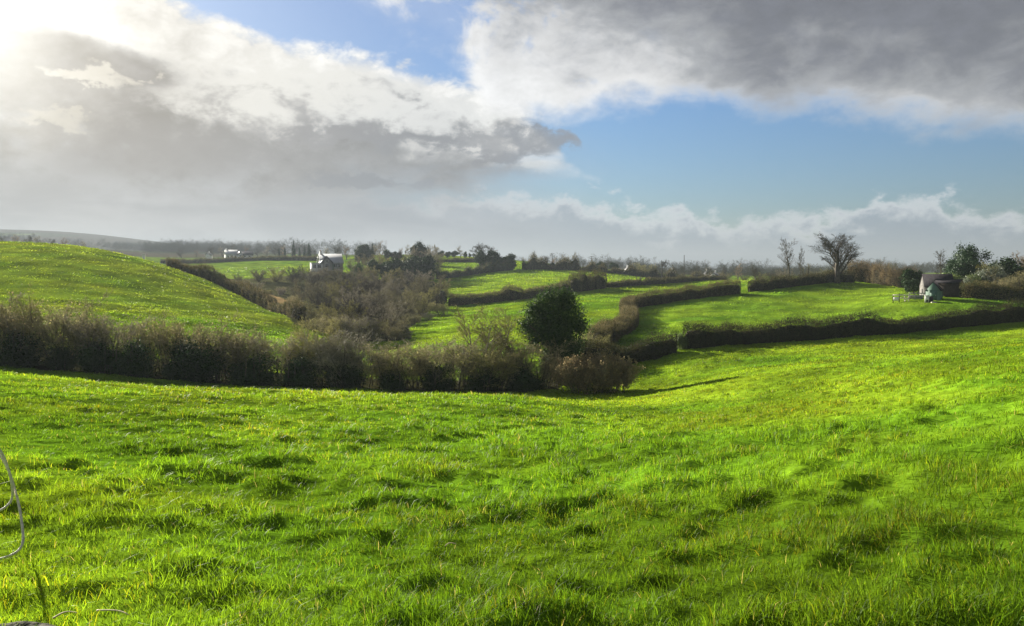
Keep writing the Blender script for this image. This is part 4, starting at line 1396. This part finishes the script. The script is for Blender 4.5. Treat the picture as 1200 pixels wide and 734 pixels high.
    plant('pollard', 'pollard_tree', 'stumpy pollard with short limbs in the thin low hedge', 'tree', 748, 234, 322, wide=.9)
    plant('forked', 'forked_tree', 'dark forked tree with a flat fan of branches on the skyline', 'tree', 775, 344, 303, wide=1.1, rz=.6)
    row([(f, 790, 420, 312, 1.4), (f, 812, 420, 314, 1.4), (f, 831, 430, 313, 1.3), (f, 847, 400, 312, 1.1), (f, 864, 380, 308, 1.1)],
        'hedge_tree', 'tree', 'small bare tree beyond the curving hedge, # of five', 'small trees beyond the curving hedge')
    row([('thicket', 800, 380, 320, 1.3), ('thicket', 818, 375, 321, 1.4), ('thicket', 850, 330, 320, 1.4), ('thicket', 872, 290, 321, 1.3), ('thicket', 905, 250, 318, 1.2), ('thicket', 918, 240, 314, 1.0), ('thicket', 957, 230, 317, 1.1), ('thicket', 970, 235, 316, 1.2), ('thicket', 893, 260, 320, 1.3), ('thicket', 940, 245, 320, 1.3)],
        'hedge_tree', 'tree', 'low brown tree behind the curving hedge, # of the skyline row', 'low brown trees on the right skyline')
    plant('field', 'nest_tree', 'small dark bare tree with dense knot of twigs left of the slender tree', 'tree', 887, 230, 307, wide=1.1, var=0)
    plant('slender', 'slender_tree', 'tall slender bare tree with pale trunk and narrow oval head', 'tree', 924, 186, 277, wide=1.3, var=0)
    plant('slender', 'slender_tree', 'thin spindly tree just right of the taller slender tree', 'tree', 937, 188, 287, wide=.7, var=1)
    plant('pollard', 'pollard_tree', 'short pale stump with a few limbs right of the spindly tree', 'tree', 945, 185, 306, wide=.8)
    plant('ash', 'ash_tree', 'big many stemmed bare tree with domed crown on the right skyline', 'tree', 981, 174, 270, wide=1.65, rz=2.2)
    row([('thicket', 1000, 186, 313, 1.0), ('thicket', 1016, 185, 315, 1.0), ('thicket', 1034, 183, 307, .9), ('thicket', 1050, 178, 314, 1.0), ('thicket', 1063, 165, 311, .9)],
        'hedge_tree', 'tree', 'brushy brown tree in the tall brown hedge, # of five', 'trees in the tall brown hedge')
    plant('evergreen', 'evergreen_bush', 'dark olive bush at the left end of the stone gabled barn', 'bush', 1070, 134, 316, wide=1.0)


def place_garden():
    plant('slender', 'garden_tree', 'pale leafless tree left of the dark yew', 'tree', 1103, 145, 291, wide=1.3, var=0)
    plant('yew', 'yew_tree', 'large dark green yew behind the barn', 'tree', 1129, 138, 289, wide=.95)
    plant('greenbush', 'garden_bush', 'yellow green bush at the foot of the dark yew', 'bush', 1112, 131, 321, wide=1.0)
    plant('silverbush', 'garden_bush', 'silvery green bush between the yew and pale limbed tree', 'bush', 1133, 128, 326, wide=1.0)
    plant('greenbush', 'garden_bush', 'leafy green bush right of the silvery bush', 'bush', 1147, 128, 321, wide=1.1)
    plant('silverbush', 'garden_tree', 'grey green loose tree left of the pale limbed tree', 'tree', 1162, 128, 310, wide=.9)
    plant('field', 'garden_tree', 'tall reddish bare tree at the right edge of the garden', 'tree', 1196, 140, 288, wide=1.3, var=3)
    plant('evergreen', 'garden_tree', 'dark evergreen behind the pale limbed tree', 'tree', 1178, 138, 303, wide=1.2)
    # tree with long pale limbs
    P = Plant(77)
    sp = spec(levels=4, kids=[9, 8, 7], ang=[.6, .7, .7], len=[.5, .5, .5], seg=[8, 5, 4], trop=[.01, .04, .02], wig=[.12, .15, .2])
    sp['from'] = [.35, .15, .1]
    for d in ((.9, 0, .55), (-.5, .2, 1), (.3, -.3, 1)):
        P.grow((0, 0, .3), unit(d), 4.4, .14, 0, sp)
    P.br.append((0, [(0, 0, -.2), (0.03, 0, .4)], [.22, .16]))
    tr, cr = P.woods(None, 0, 1), P.woods(None, 2, 9, rmin=.014)
    P.twigs(cr, .03, 3)
    p = at(1176, 126)
    o = thing('pale_limbed_tree', 'bare tree with long pale sunlit limbs at the right edge', 'tree', tuple(p))
    part('trunk', tr.mesh('trunk', M['bark_pale'], True), o)
    part('crown', cr.mesh('crown', M['twig_olive']), o)
    row([('shrub', 1190, 122.5, 322, 1.5), ('shrub', 1160, 122.5, 328, 1.4), ('shrub', 1215, 123, 318, 1.5)],
        'garden_shrub', 'shrub', 'brown shrub above the shaded hedge at the right edge, # of three', 'brown garden shrubs')


# ------------------------------------------------------------------ far-off woods: read as one mass
def wood_mass(name, label, spots, kinds, hmin, hmax, seed):
    g = np.random.default_rng(seed)
    mb = MB()
    mats = []
    src = {}
    for kd in kinds:
        for v, (H, parts) in enumerate(PROTO[kd]):
            for pn, me in parts:
                if pn != 'crown':
                    continue
                n = len(me.vertices)
                co = np.empty(n * 3, np.float32)
                me.vertices.foreach_get("co", co)
                co = co.reshape(-1, 3)
                np_ = len(me.polygons)
                ls = np.empty(np_, np.int32)
                lt = np.empty(np_, np.int32)
                me.polygons.foreach_get("loop_start", ls)
                me.polygons.foreach_get("loop_total", lt)
                lv = np.empty(len(me.loops), np.int32)
                me.loops.foreach_get("vertex_index", lv)
                q = lv[ls[lt == 4][:, None] + np.arange(4)]
                t = lv[ls[lt == 3][:, None] + np.arange(3)]
                # keep a share of the crown's pieces: the trees are a few pixels tall
                src[(kd, v)] = (H, co, q[:: 4], t[:: 4])
    keys = list(src)
    for x, y in spots:
        H, co, q, t = src[keys[g.integers(len(keys))]]
        h = hmin + (hmax - hmin) * g.random()
        s = h / H
        a = g.random() * 6.28
        z = float(ground_z([x], [y], False)[0])
        V = co * s
        V = np.stack([(V[:, 0] * math.cos(a) - V[:, 1] * math.sin(a)) * 1.35 + x, (V[:, 0] * math.sin(a) + V[:, 1] * math.cos(a)) * 1.35 + y, V[:, 2] + z - .06 * h], 1)
        used = np.unique(np.concatenate([q.ravel(), t.ravel()]))
        remap = np.zeros(len(V), int)
        remap[used] = np.arange(len(used))
        # widen the pieces that stay so the crown keeps its mass
        mb.add(V[used], remap[q], remap[t])
    o = solo(name, mb.mesh(name, M['far_wood']), (0, 0, 0), label, 'wood')
    o["kind"] = "stuff"


def scatter(n, px0, px1, d0, d1, seed):
    g = np.random.default_rng(seed)
    out = []
    for _ in range(n):
        d = math.exp(math.log(d0) + (math.log(d1) - math.log(d0)) * g.random())
        px = px0 + (px1 - px0) * g.random()
        u, _m = slope_of(px, 300)
        out.append((u * d, d))
    return out


def far_hedge_lines(n, px0, px1, d0, d1, seed):
    """runs of trees along distant field edges"""
    g = np.random.default_rng(seed)
    out = []
    for _ in range(n):
        d = math.exp(math.log(d0) + (math.log(d1) - math.log(d0)) * g.random())
        px = px0 + (px1 - px0) * g.random()
        L = d * (.05 + .12 * g.random())
        sl = (g.random() - .5) * .5
        m = int(L / 9) + 2
        u, _m = slope_of(px, 300)
        for k in range(m):
            s = (k / m - .5) * L
            out.append((u * d + s + g.normal() * 2, d + s * sl + g.normal() * 3))
    return out


def place_far_woods():
    M['far_wood'] = leafy("far_wood", (.045, .048, .032), (.095, .090, .062), 0, .9, .05, .1)
    wood_mass('far_wood', 'hazy grey woodland on the ridge behind the left hill',
              scatter(120, 196, 330, 850, 1150, 5) + scatter(50, 130, 200, 1150, 1500, 6) + scatter(60, 300, 440, 650, 1000, 15), ['thicket', 'field', 'tall'], 7, 17, 1)
    wood_mass('far_trees', 'hazy trees along far field edges over the left hill',
              far_hedge_lines(9, 60, 260, 700, 1500, 7) + scatter(36, -40, 90, 900, 1500, 16), ['thicket', 'field'], 8, 14, 2)
    wood_mass('far_trees', 'hazy hedgerow trees across the distant right horizon',
              far_hedge_lines(30, 620, 1240, 480, 1400, 8), ['thicket', 'field'], 7, 12, 3)
    wood_mass('far_trees', 'brown hedgerow scrub filling the ground beyond the rounded field',
              far_hedge_lines(20, 690, 1080, 380, 640, 9), ['thicket', 'field'], 3.5, 7, 4)
# ------------------------------------------------------------------ houses, sheds, fences, poles and small things
def gable_walls(mb, cx, cy, lx, ly, eave, ridge, th=.0, base=-1.0):
    """closed pentagon prism of walls, ridge running along x"""
    x0, x1, y0, y1 = cx - lx / 2, cx + lx / 2, cy - ly / 2, cy + ly / 2
    V = []
    for x in (x0, x1):
        V += [(x, y0, base), (x, y1, base), (x, y1, eave), (x, cy, ridge), (x, y0, eave)]
    Q = [(0, 5, 9, 4), (1, 2, 7, 6), (2, 3, 8, 7), (3, 4, 9, 8)]
    T = [(0, 4, 3), (0, 3, 2), (0, 2, 1), (5, 8, 9), (5, 7, 8), (5, 6, 7)]
    mb.add(V, Q, T)


def gable_roof(mb, cx, cy, lx, ly, eave, ridge, over=.3, th=.14):
    """two pitched slabs sitting just over the walls, ridge along x"""
    x0, x1 = cx - lx / 2 - over, cx + lx / 2 + over
    k = (ridge - eave) / (ly / 2)
    for s in (-1, 1):
        yo = cy + s * (ly / 2 + over)
        zo = eave - k * over + .01
        zr = ridge + .012
        V = [(x0, cy, zr), (x1, cy, zr), (x1, yo, zo), (x0, yo, zo)]
        V += [(a, b, c + th) for a, b, c in V]
        F = [(0, 1, 2, 3), (4, 7, 6, 5), (0, 4, 5, 1), (2, 6, 7, 3), (0, 3, 7, 4), (1, 5, 6, 2)]
        mb.add(V, F)


def swap(mb_fn):
    """same shape with its ridge turned along y"""
    def f(mb, cx, cy, lx, ly, *a, **k):
        t = MB()
        mb_fn(t, 0, 0, ly, lx, *a, **k)
        for V in t.v:
            V[:, [0, 1]] = np.stack([-V[:, 1], V[:, 0]], 1)
            V += np.array([cx, cy, 0])
        off = 0
        mb.add(np.concatenate(t.v), np.concatenate(t.q) if t.q else None, np.concatenate(t.t) if t.t else None)
    return f


gable_walls_y, gable_roof_y = swap(gable_walls), swap(gable_roof)


def window(root, c, w, h, axis='y', frame_mat='paint', name='window'):
    """frame standing a little proud of the wall, pane set inside it. axis: the way the wall faces"""
    fr, pn = MB(), MB()
    t, dp = .09, .10

    def bx(mb, a, z, sa, sz, depth, off=0):
        if axis == 'y':
            mb.box((c[0] + a, c[1] + off, c[2] + z), (sa, depth, sz))
        else:
            mb.box((c[0] + off, c[1] + a, c[2] + z), (depth, sa, sz))
    bx(fr, 0, h / 2 - t / 2, w, t, dp)
    bx(fr, 0, -h / 2 + t / 2, w, t, dp)
    for s in (-1, 1):
        bx(fr, s * (w / 2 - t / 2), 0, t, h - 2 * t, dp)
    bx(fr, 0, 0, t * .7, h - 2 * t, dp * .9)
    bx(pn, 0, 0, w - 2 * t - .01, h - 2 * t - .01, .03)
    f = part(name, fr.mesh(name, M[frame_mat]), root)
    part('pane', pn.mesh('pane', M['glass']), f)


def build_stuff_materials():
    M['render_white'] = plain("white_render", (.80, .79, .76), .85, .2, .08, 2, .1)
    M['render_shaded'] = plain("shaded_white_render", (.34, .33, .30), .9, .15, .18, 2, .2)  # white render greyed: the shade on the house walls is in this colour
    M['slate_light'] = plain("pale_and_sunlit_slate", (.40, .41, .42), .45, .5, .15, 4, .2, stretch=(1, 3, 1))
    M['slate_dark'] = plain("dark_and_shaded_slate", (.055, .055, .062), .6, .35, .3, 4, .3, stretch=(1, 3, 1))
    M['stone'] = plain("rubble_stone", (.15, .142, .13), .9, .1, .45, 4, .9)
    M['tin_dark'] = plain("dark_sheet_roof", (.030, .027, .030), .85, .05, .35, 2, .3, stretch=(4, 1, 1))
    M['wood_dark'] = plain("dark_boards", (.050, .036, .028), .85, .15, .4, 3, .4, stretch=(6, 6, .6))
    M['green_paint'] = plain("green_painted_boards", (.095, .18, .125), .6, .3, .16, 3, .25, stretch=(7, 7, .5))
    M['green_dark'] = plain("green_painted_trim", (.06, .14, .10), .6, .3, .16, 3, .2)
    M['paint'] = plain("white_paint", (.78, .77, .72), .55, .35, .1, 5, .1)
    M['rail'] = plain("sunlit_weathered_rail", (.74, .69, .55), .8, .2, .22, 6, .4, stretch=(1, 1, 4))  # paler than plain timber: sunlight on the rails put into the colour
    M['rail_grey'] = plain("grey_weathered_rail", (.25, .25, .24), .8, .2, .22, 6, .4)
    M['pole'] = plain("tarred_pole", (.10, .085, .07), .85, .15, .3, 4, .3, stretch=(3, 3, .4))
    M['steel'] = plain("galvanised_steel", (.40, .41, .42), .4, .5, .15, 8, .1)
    M['cord'] = plain("pale_cord", (.62, .58, .47), .6, .3, .25, 30, .4)
    M['rock'] = plain("mossy_rock", (.075, .070, .055), .95, .05, .8, 14, 1.0)
    M['straw'] = plain("dry_stalk", (.60, .50, .32), .8, .2, .2, 20, .3)
    M['clay'] = plain("terracotta", (.30, .13, .08), .8, .2, .2, 5, .2)
    g, nt, out = new_mat("window_glass")
    p = N(nt, 'ShaderNodeBsdfPrincipled')
    p.inputs['Base Color'].default_value = (.03, .035, .04, 1)
    p.inputs['Roughness'].default_value = .08
    nt.links.new(p.outputs[0], out.inputs['Surface'])
    M['glass'] = g
    h, nt, out = new_mat("dark_opening")
    p = N(nt, 'ShaderNodeBsdfPrincipled')
    p.inputs['Base Color'].default_value = (.012, .011, .010, 1)
    p.inputs['Roughness'].default_value = .9
    nt.links.new(p.outputs[0], out.inputs['Surface'])
    M['dark'] = h


def place_buildings():
    # two storey house with a cross wing, above the thicket
    p = at(385, 283)
    o = thing('house', 'shade-grey gabled house with sunlit pale slate roof and white extension above the thicket', 'house', tuple(p), R(24))
    w, rf, rd = MB(), MB(), MB()
    gable_walls(w, 1.2, 2.2, 7.2, 6.2, 2.5, 5.3)
    part('wall', w.mesh('wall', M['render_shaded']), o)
    gable_roof(rf, 1.2, 2.2, 7.2, 6.2, 2.5, 5.3, .3)
    r = part('roof', rf.mesh('roof', M['slate_light']), o, 'sunlit pale slate roof')  # brightness of the sunlit slope put into the slate colour
    ch = MB()
    ch.box((-1.9, 2.2, 5.6), (.6, .8, 1.2))
    ch.box((-1.9, 2.2, 6.26), (.74, .94, .12))
    part('chimney', ch.mesh('chimney', M['render_white']), r)
    pt = MB()
    for k in (-1, 1):
        pt.tube([(-1.9, 2.2 + .2 * k, 6.3), (-1.9, 2.2 + .2 * k, 6.65)], [.12, .10], 8)
    part('chimney_pot', pt.mesh('chimney_pot', M['clay']), r)
    w2 = MB()
    gable_walls_y(w2, -1.0, -1.6, 3.6, 3.4, 2.5, 4.5)
    part('wing_wall', w2.mesh('wing_wall', M['render_shaded']), o)
    gable_roof_y(rd, -1.0, -1.7, 3.6, 3.4, 2.5, 4.5, .25)
    part('wing_roof', rd.mesh('wing_roof', M['slate_dark']), o, 'shadow-dark slate roof of the front wing')  # dark slate carries the shadow on the front wing in its colour
    e = MB()
    e.box((-4.2, -1.9, .7), (3.4, 3.2, 3.2))
    part('extension', e.mesh('extension', M['render_white']), o)
    er = MB()
    er.box((-4.2, -1.9, 2.37), (3.7, 3.5, .14))
    part('extension_roof', er.mesh('extension_roof', M['slate_light']), o)
    for c, ww, hh in (((-5.1, -3.53, 1.3), 1.0, 1.3), ((-3.6, -3.53, 1.3), 1.3, 1.3), ((-1.0, -3.33, 1.5), 1.3, 1.3), ((-1.0, -3.33, 3.0), .8, .8), ((2.3, -.93, 1.5), 1.2, 1.2), ((3.6, -.93, 1.5), .9, 1.2)):
        window(o, c, ww, hh)
    d = MB()
    d.box((1.25, -.94, 1.0), (.95, .1, 2.05))
    part('door', d.mesh('door', M['green_dark']), o)

    # bungalow further back
    p = at(279, 505)
    o = thing('bungalow', 'long white bungalow with bright roof and dark roofed wing beyond the far field', 'house', (p.x, p.y, p.z + .6), R(24))
    w, rf, w2, rd = MB(), MB(), MB(), MB()
    gable_walls(w, -3.4, 0, 6.6, 6.5, 2.5, 5.0, base=-2)
    gable_walls_y(w2, 1.4, -1.5, 2.6, 5.6, 2.4, 4.1, base=-2)
    w3 = MB()
    gable_walls(w3, 5.5, .2, 6.6, 5.0, 2.2, 4.1, base=-2)
    part('wall', w.mesh('wall', M['render_white']), o)
    gable_roof(rf, -3.4, 0, 6.6, 6.5, 2.5, 5.0, .35)
    r = part('roof', rf.mesh('roof', M['slate_light']), o, 'bright slate roof')
    part('porch_wall', w2.mesh('porch_wall', M['render_white']), o)
    gable_roof_y(rd, 1.4, -1.6, 2.6, 5.6, 2.4, 4.1, .25)
    part('porch_roof', rd.mesh('porch_roof', M['slate_dark']), o)
    part('wing_wall', w3.mesh('wing_wall', M['render_white']), o)
    r3 = MB()
    gable_roof(r3, 5.5, .2, 6.6, 5.0, 2.2, 4.1, .35)
    part('wing_roof', r3.mesh('wing_roof', M['slate_dark']), o, 'dark slate roof of the right wing')
    ch = MB()
    ch.box((-5.9, 0, 5.3), (.7, .9, 1.3))
    ch.box((-5.9, 0, 6.0), (.84, 1.04, .12))
    part('chimney', ch.mesh('chimney', M['render_white']), r)
    for cx in (-5.4, -3.2, -1.2):
        window(o, (cx, -3.28, 1.2), 1.2, 1.2)
    window(o, (1.4, -4.33, 1.3), 1.2, 1.5)
    for cx in (4.2, 6.8):
        window(o, (cx, -2.33, 1.2), 1.1, 1.0)

    # far cottages, a few pixels each
    def cottage(px, d, wdt, ht, label, yaw=0.0, lift=0.0, roofm='slate_dark'):
        p = at(px, d)
        o = thing('cottage', label, 'house', (p.x, p.y, p.z + lift), yaw)
        w, r = MB(), MB()
        gable_walls_y(w, 0, 0, wdt, wdt * 1.5, ht * .55, ht)
        gable_roof_y(r, 0, 0, wdt, wdt * 1.5, ht * .55, ht, .3)
        part('wall', w.mesh('wall', M['render_white']), o)
        part('roof', r.mesh('roof', M[roofm]), o)
        window(o, (0, -wdt * .75 - .03, ht * .3), wdt * .22, ht * .2)
        ch = MB()
        ch.box((0, wdt * .5, ht + .3), (.5, .7, 1.2))
        part('chimney', ch.mesh('chimney', M['render_white']), o)
    cottage(837, 322, 3.4, 3.4, 'small white gabled cottage half hidden beyond the curving hedge', R(-25), 0)
    cottage(788, 430, 2.4, 3.2, 'tiny white house among brown scrub right of the forked tree', R(10), -.6)
    cottage(829, 440, 2.6, 3.4, 'tiny white house among scrub above the gabled cottage', R(15), -.4)
    cottage(736, 400, 2.8, 3.2, 'tiny white house at the foot of the right utility pole', R(8), -.6)
    cottage(246, 540, 3.2, 3.4, 'tiny white outhouse left of the long bungalow', R(5), .6)

    # white field post on the ridge of the left hill
    p = at(170, 300)
    o = thing('white_pillar', 'white gate pillar standing beyond the ridge of the left hill', 'pillar', tuple(p))
    a = MB()
    top = slope_of(170, 299)[1] * 300 - p.z
    a.box((0, 0, top / 2 - .2), (.7, .7, top + .4))
    b = MB()
    b.box((0, 0, top + .1), (.95, .95, .2))
    part('shaft', a.mesh('shaft', M['render_white']), o)
    part('cap', b.mesh('cap', M['render_white']), o)

    # barn with a stone gable
    p = at(1091, 127)
    o = thing('barn', 'stone gabled barn with dark roof behind the green shed', 'barn', tuple(p), R(-16))
    w, rf = MB(), MB()
    gable_walls(w, .9, 1.2, 4.0, 4.2, 1.35, 3.15)
    part('wall', w.mesh('wall', M['stone']), o)
    gable_roof(rf, .9, 1.2, 4.0, 4.2, 1.35, 3.15, .08, .10)
    part('roof', rf.mesh('roof', M['tin_dark']), o)
    op = MB()
    op.box((-1.12, 1.0, .7), (.06, .6, .6))
    part('opening', op.mesh('opening', M['dark']), o)  # no hole cut: a dark slab carries the inner shade
    # long low lean-to
    p = at(1112, 124.5)
    o = thing('lean_to', 'long low shadow-dark boarded outbuilding right of the green shed', 'outbuilding', tuple(p), R(-22))
    w, rf = MB(), MB()
    w.box((0, .9, .5), (3.3, 1.8, 3.0))
    part('wall', w.mesh('wall', M['wood_dark']), o)  # reddish brown boards, darkened in colour for the shadow they lie in
    V = [(-1.8, -.3, 1.93), (1.8, -.3, 1.93), (1.8, 2.2, 2.45), (-1.8, 2.2, 2.45)]
    V += [(a, b, c + .09) for a, b, c in V]
    rf.add(V, [(0, 3, 2, 1), (4, 5, 6, 7), (0, 1, 5, 4), (2, 3, 7, 6), (1, 2, 6, 5), (3, 0, 4, 7)])
    part('roof', rf.mesh('roof', M['tin_dark']), o)

    # green shed, its gable to us
    p = at(1092.6, 120)
    o = thing('green_shed', 'small green boarded shed with its gable facing the field', 'shed', tuple(p), R(-33))
    w, rf = MB(), MB()
    gable_walls_y(w, 0, 1.5, 1.85, 2.9, 1.42, 2.6, base=-.4)
    part('wall', w.mesh('wall', M['green_paint']), o)
    gable_roof_y(rf, 0, 1.5, 1.85, 2.9, 1.42, 2.6, .07, .06)
    part('roof', rf.mesh('roof', M['tin_dark']), o)
    d = MB()
    d.box((.05, .035, .72), (.9, .04, 1.44))
    dd = part('door', d.mesh('door', M['green_dark']), o)
    h = MB()
    h.box((.36, .0, .72), (.05, .05, .16))
    part('handle', h.mesh('handle', M['steel']), dd)
    t = MB()
    t.box((0, .03, 1.47), (1.8, .03, .07))
    part('trim', t.mesh('trim', M['green_dark']), o)

    # white hutch with a round dark opening, board on the grass beside it
    p = at(1085.6, 118.3)
    o = thing('hutch', 'white box hutch with a dark round opening beside the green shed', 'hutch', tuple(p), R(-26))
    b = MB()
    b.box((0, .3, .52), (.58, .6, .96))
    part('box', b.mesh('box', M['paint']), o)
    b = MB()
    b.box((0, .28, 1.03), (.68, .74, .06))
    part('lid', b.mesh('lid', M['paint']), o)
    b = MB()
    th = np.linspace(0, 2 * math.pi, 17)[:-1]
    V = [(.04 + .15 * math.cos(t_), y_, .26 + .17 * math.sin(t_)) for y_ in (-.012, .05) for t_ in th]
    b.add(V, [(i, (i + 1) % 16, 16 + (i + 1) % 16, 16 + i) for i in range(16)], [(0, i + 1, i) for i in range(1, 15)])
    part('opening', b.mesh('opening', M['dark']), o)  # dark disc set on the box, the hole's shade in its colour
    p = at(1094, 117.6)
    b = MB()
    b.box((0, 0, .09), (.72, .3, .10), R(8))
    b.box((-.1, .05, .17), (.5, .22, .06), R(-14))
    solo('pale_boards', b.mesh('pale_boards', M['rail']), tuple(p), 'pale boards lying on the grass before the green shed', 'boards')
    p = at(1090, 118.9)
    b = MB()
    b.tube([(0, 0, -.05), (0, 0, .1), (0, 0, .55), (0, 0, .75), (0, 0, .8)], [.26, .33, .36, .3, .1], 14)
    solo('dark_barrel', b.mesh('dark_barrel', M['dark'], True), tuple(p), 'dark barrel between the white hutch and the shed door', 'barrel')

    # pale timber pen: posts, rails and a board
    p = at(1055.5, 122)
    o = thing('timber_fence', 'pale timber rail fence with a white board at the field corner', 'fence', tuple(p), R(-22))
    for xx, hh in ((-1.05, 1.05), (-.25, 1.22), (.45, 1.1), (.98, 1.1)):
        b = MB()
        b.box((xx, 0, hh / 2 - .1), (.12, .12, hh + .2))
        part('post', b.mesh('post', M['wood_dark' if xx < -1 or -.3 < xx < 0 else 'rail']), o)
    for zz, x0, x1 in ((.98, -1.1, 1.05), (.55, -.25, 1.05)):
        b = MB()
        b.box(((x0 + x1) / 2, -.09, zz), (x1 - x0, .05, .15))
        part('rail', b.mesh('rail', M['rail']), o)
    b = MB()
    b.box((-.66, -.10, .42), (.72, .04, .52))
    part('board', b.mesh('board', M['paint']), o)
    b = MB()
    L_ = math.hypot(.5, .45)
    b.tube([(.45, -.14, .1), (.95, -.14, .55)], [.05, .05], 4)
    part('brace', b.mesh('brace', M['rail']), o)
    p = at(1074, 122.5)
    o = thing('grey_fence', 'grey rail fence between the pale timber fence and the hutch', 'fence', tuple(p), R(-24))
    for xx in (-1.0, -.2, .6, 1.15):
        b = MB()
        b.box((xx, 0, .42), (.09, .09, 1.05))
        part('post', b.mesh('post', M['rail_grey']), o)
    for zz in (.88, .56):
        b = MB()
        b.box((.05, -.075, zz), (2.3, .04, .11))
        part('rail', b.mesh('rail', M['rail_grey']), o)
    b = MB()
    b.box((-.1, .07, .33), (1.9, .03, .55))
    part('panel', b.mesh('panel', M['rail_grey']), o)


def place_poles():
    def pole(px, d, top, label, arms=1, r=.16):
        p = at(px, d)
        h = slope_of(px, top)[1] * d - p.z
        o = thing('utility_pole', label, 'pole', tuple(p), R(12), 'utility poles across the far fields')
        b = MB()
        b.tube([(0, 0, -.4), (0, 0, h * .5), (0, 0, h)], [r, r * .9, r * .75], 8)
        part('pole', b.mesh('pole', M['pole']), o)
        for k in range(arms):
            b = MB()
            z = h - .25 - .8 * k
            b.box((0, -.2, z), (1.9, .12, .14))
            a = part('crossarm', b.mesh('crossarm', M['pole']), o)
            for xx in (-.8, 0.0, .8):
                b = MB()
                b.tube([(xx, -.2, z + .07), (xx, -.2, z + .2), (xx, -.2, z + .32)], [.05, .09, .04], 8)
                part('insulator', b.mesh('insulator', M['steel']), a)
    pole(693, 360, 300, 'utility pole with crossarms above the rounded middle field', 2)
    pole(738, 385, 305, 'utility pole with a single wide crossarm left of the forked tree', 1)
    pole(801, 262, 299, 'slim tall pole standing in the thin low hedge right of the pollard', 0, .12)
    pole(697, 214, 322, 'short slim pole behind the bushy hedge of the rounded field', 0, .09)
    pole(647, 352, 297, 'thin pole among the bare hedge trees of the rounded field', 1, .12)
    pole(816, 270, 306, 'thin pole close right of the slim tall pole', 0, .09)


def place_small():
    # pale cord, two loops standing out of the grass at the left edge
    d = 6.2
    root = at(-30, d)
    root.z = float(ground_z([root.x], [root.y])[0])
    o = thing('loose_cord', 'two pale stiff loops of cord bending into view from the left edge', 'cord', tuple(root))

    def pth(pp):
        out = []
        for px, py, dd in pp:
            u, m = slope_of(px, py)
            out.append((u * dd - root.x, dd - root.y, m * dd - root.z))
        out = np.array(out)
        t = np.arange(len(out))
        ts = np.linspace(0, len(out) - 1, 60)
        # Catmull-Rom
        res = []
        for q in ts:
            i = min(int(q), len(out) - 2)
            f = q - i
            p0, p1, p2, p3 = out[max(i - 1, 0)], out[i], out[i + 1], out[min(i + 2, len(out) - 1)]
            res.append(.5 * ((2 * p1) + (-p0 + p2) * f + (2 * p0 - 5 * p1 + 4 * p2 - p3) * f * f + (-p0 + 3 * p1 - 3 * p2 + p3) * f ** 3))
        return np.array(res)
    for pp, r in (([(-60, 470, 6.2), (-22, 505, 6.2), (0, 528, 6.2), (9, 548, 6.2), (14, 568, 6.2), (14, 584, 6.2), (7, 594, 6.15), (-6, 600, 6.1), (-40, 606, 6.0)], .009),
                  ([(-50, 480, 6.3), (-15, 515, 6.3), (6, 543, 6.3), (16, 570, 6.25), (22, 592, 6.2), (26, 616, 6.1), (27, 634, 6.0), (22, 645, 5.95), (10, 652, 5.9), (-8, 657, 5.9), (-40, 664, 5.85)], .0095)):
        b = MB()
        b.tube(pth(pp), r, 7)
        part('strand', b.mesh('strand', M['cord'], True), o)
    # post the cord hangs from, outside the view
    # stone in the near left corner
    g = np.random.default_rng(5)
    u, _ = slope_of(18, 728)
    dd = 4.42
    x0, y0 = u * dd, dd
    z0 = float(ground_z([x0], [y0])[0])
    th = np.linspace(0, 2 * math.pi, 29)[:-1]
    V, nr_, nc_ = [], 9, 28
    for i in range(nr_):
        f = i / (nr_ - 1)
        for j, a in enumerate(th):
            rr = math.cos(f * math.pi / 2) ** .45
            bump = 1 + .18 * float(vnoise(np.array([math.cos(a) * 2 + 5 + f * 1.5]), np.array([math.sin(a) * 2 + 5 + f]), 9)[0] - .5)
            V.append((.27 * rr * math.cos(a) * bump, .13 * rr * math.sin(a) * bump, -.07 + .10 * math.sin(f * math.pi / 2) * bump))
    Q = [(i * nc_ + j, i * nc_ + (j + 1) % nc_, (i + 1) * nc_ + (j + 1) % nc_, (i + 1) * nc_ + j) for i in range(nr_ - 1) for j in range(nc_)]
    b = MB()
    b.add(V, Q)
    solo('stone', b.mesh('stone', M['rock'], True), (x0, y0, z0), 'dark mottled stone half sunk in grass at bottom left corner', 'stone', None, .1)
    # dry stalks on the grass
    for k, (px, py, dd, L, a, lab) in enumerate(((132, 712, 4.75, .22, -.35, 'pale dry stalk lying on the grass near the bottom left stone'),
                                                 (76, 722, 4.6, .12, .6, 'short pale stalk on the grass beside the dark stone'),
                                                 (528, 632, 6.9, .10, .5, 'short tan stalk lying in the middle of the near grass'))):
        u, _ = slope_of(px, py)
        x0, y0 = u * dd, dd
        z0 = float(ground_z([x0], [y0])[0]) + .05
        b = MB()
        f_ = np.linspace(-.5, .5, 14)
        b.tube(np.stack([f_ * L, .010 * np.sin(f_ * 5 + k), .014 * np.cos(f_ * 3.1)], 1), np.linspace(.0055, .003, 14), 6)
        solo('dry_stalk', b.mesh('dry_stalk', M['straw'], True), (x0, y0, z0), lab, 'stalk', None, a)
# ------------------------------------------------------------------ build everything
build_sky()
build_light()
build_camera()
build_render()
build_materials()
build_stuff_materials()
zmin = build_ground()
build_grass()
build_prototypes()
place_near_hedgerow()
place_hedges()
place_thicket()
place_skyline()
place_garden()
place_far_woods()
place_buildings()
place_poles()
place_small()
build_haze(zmin)
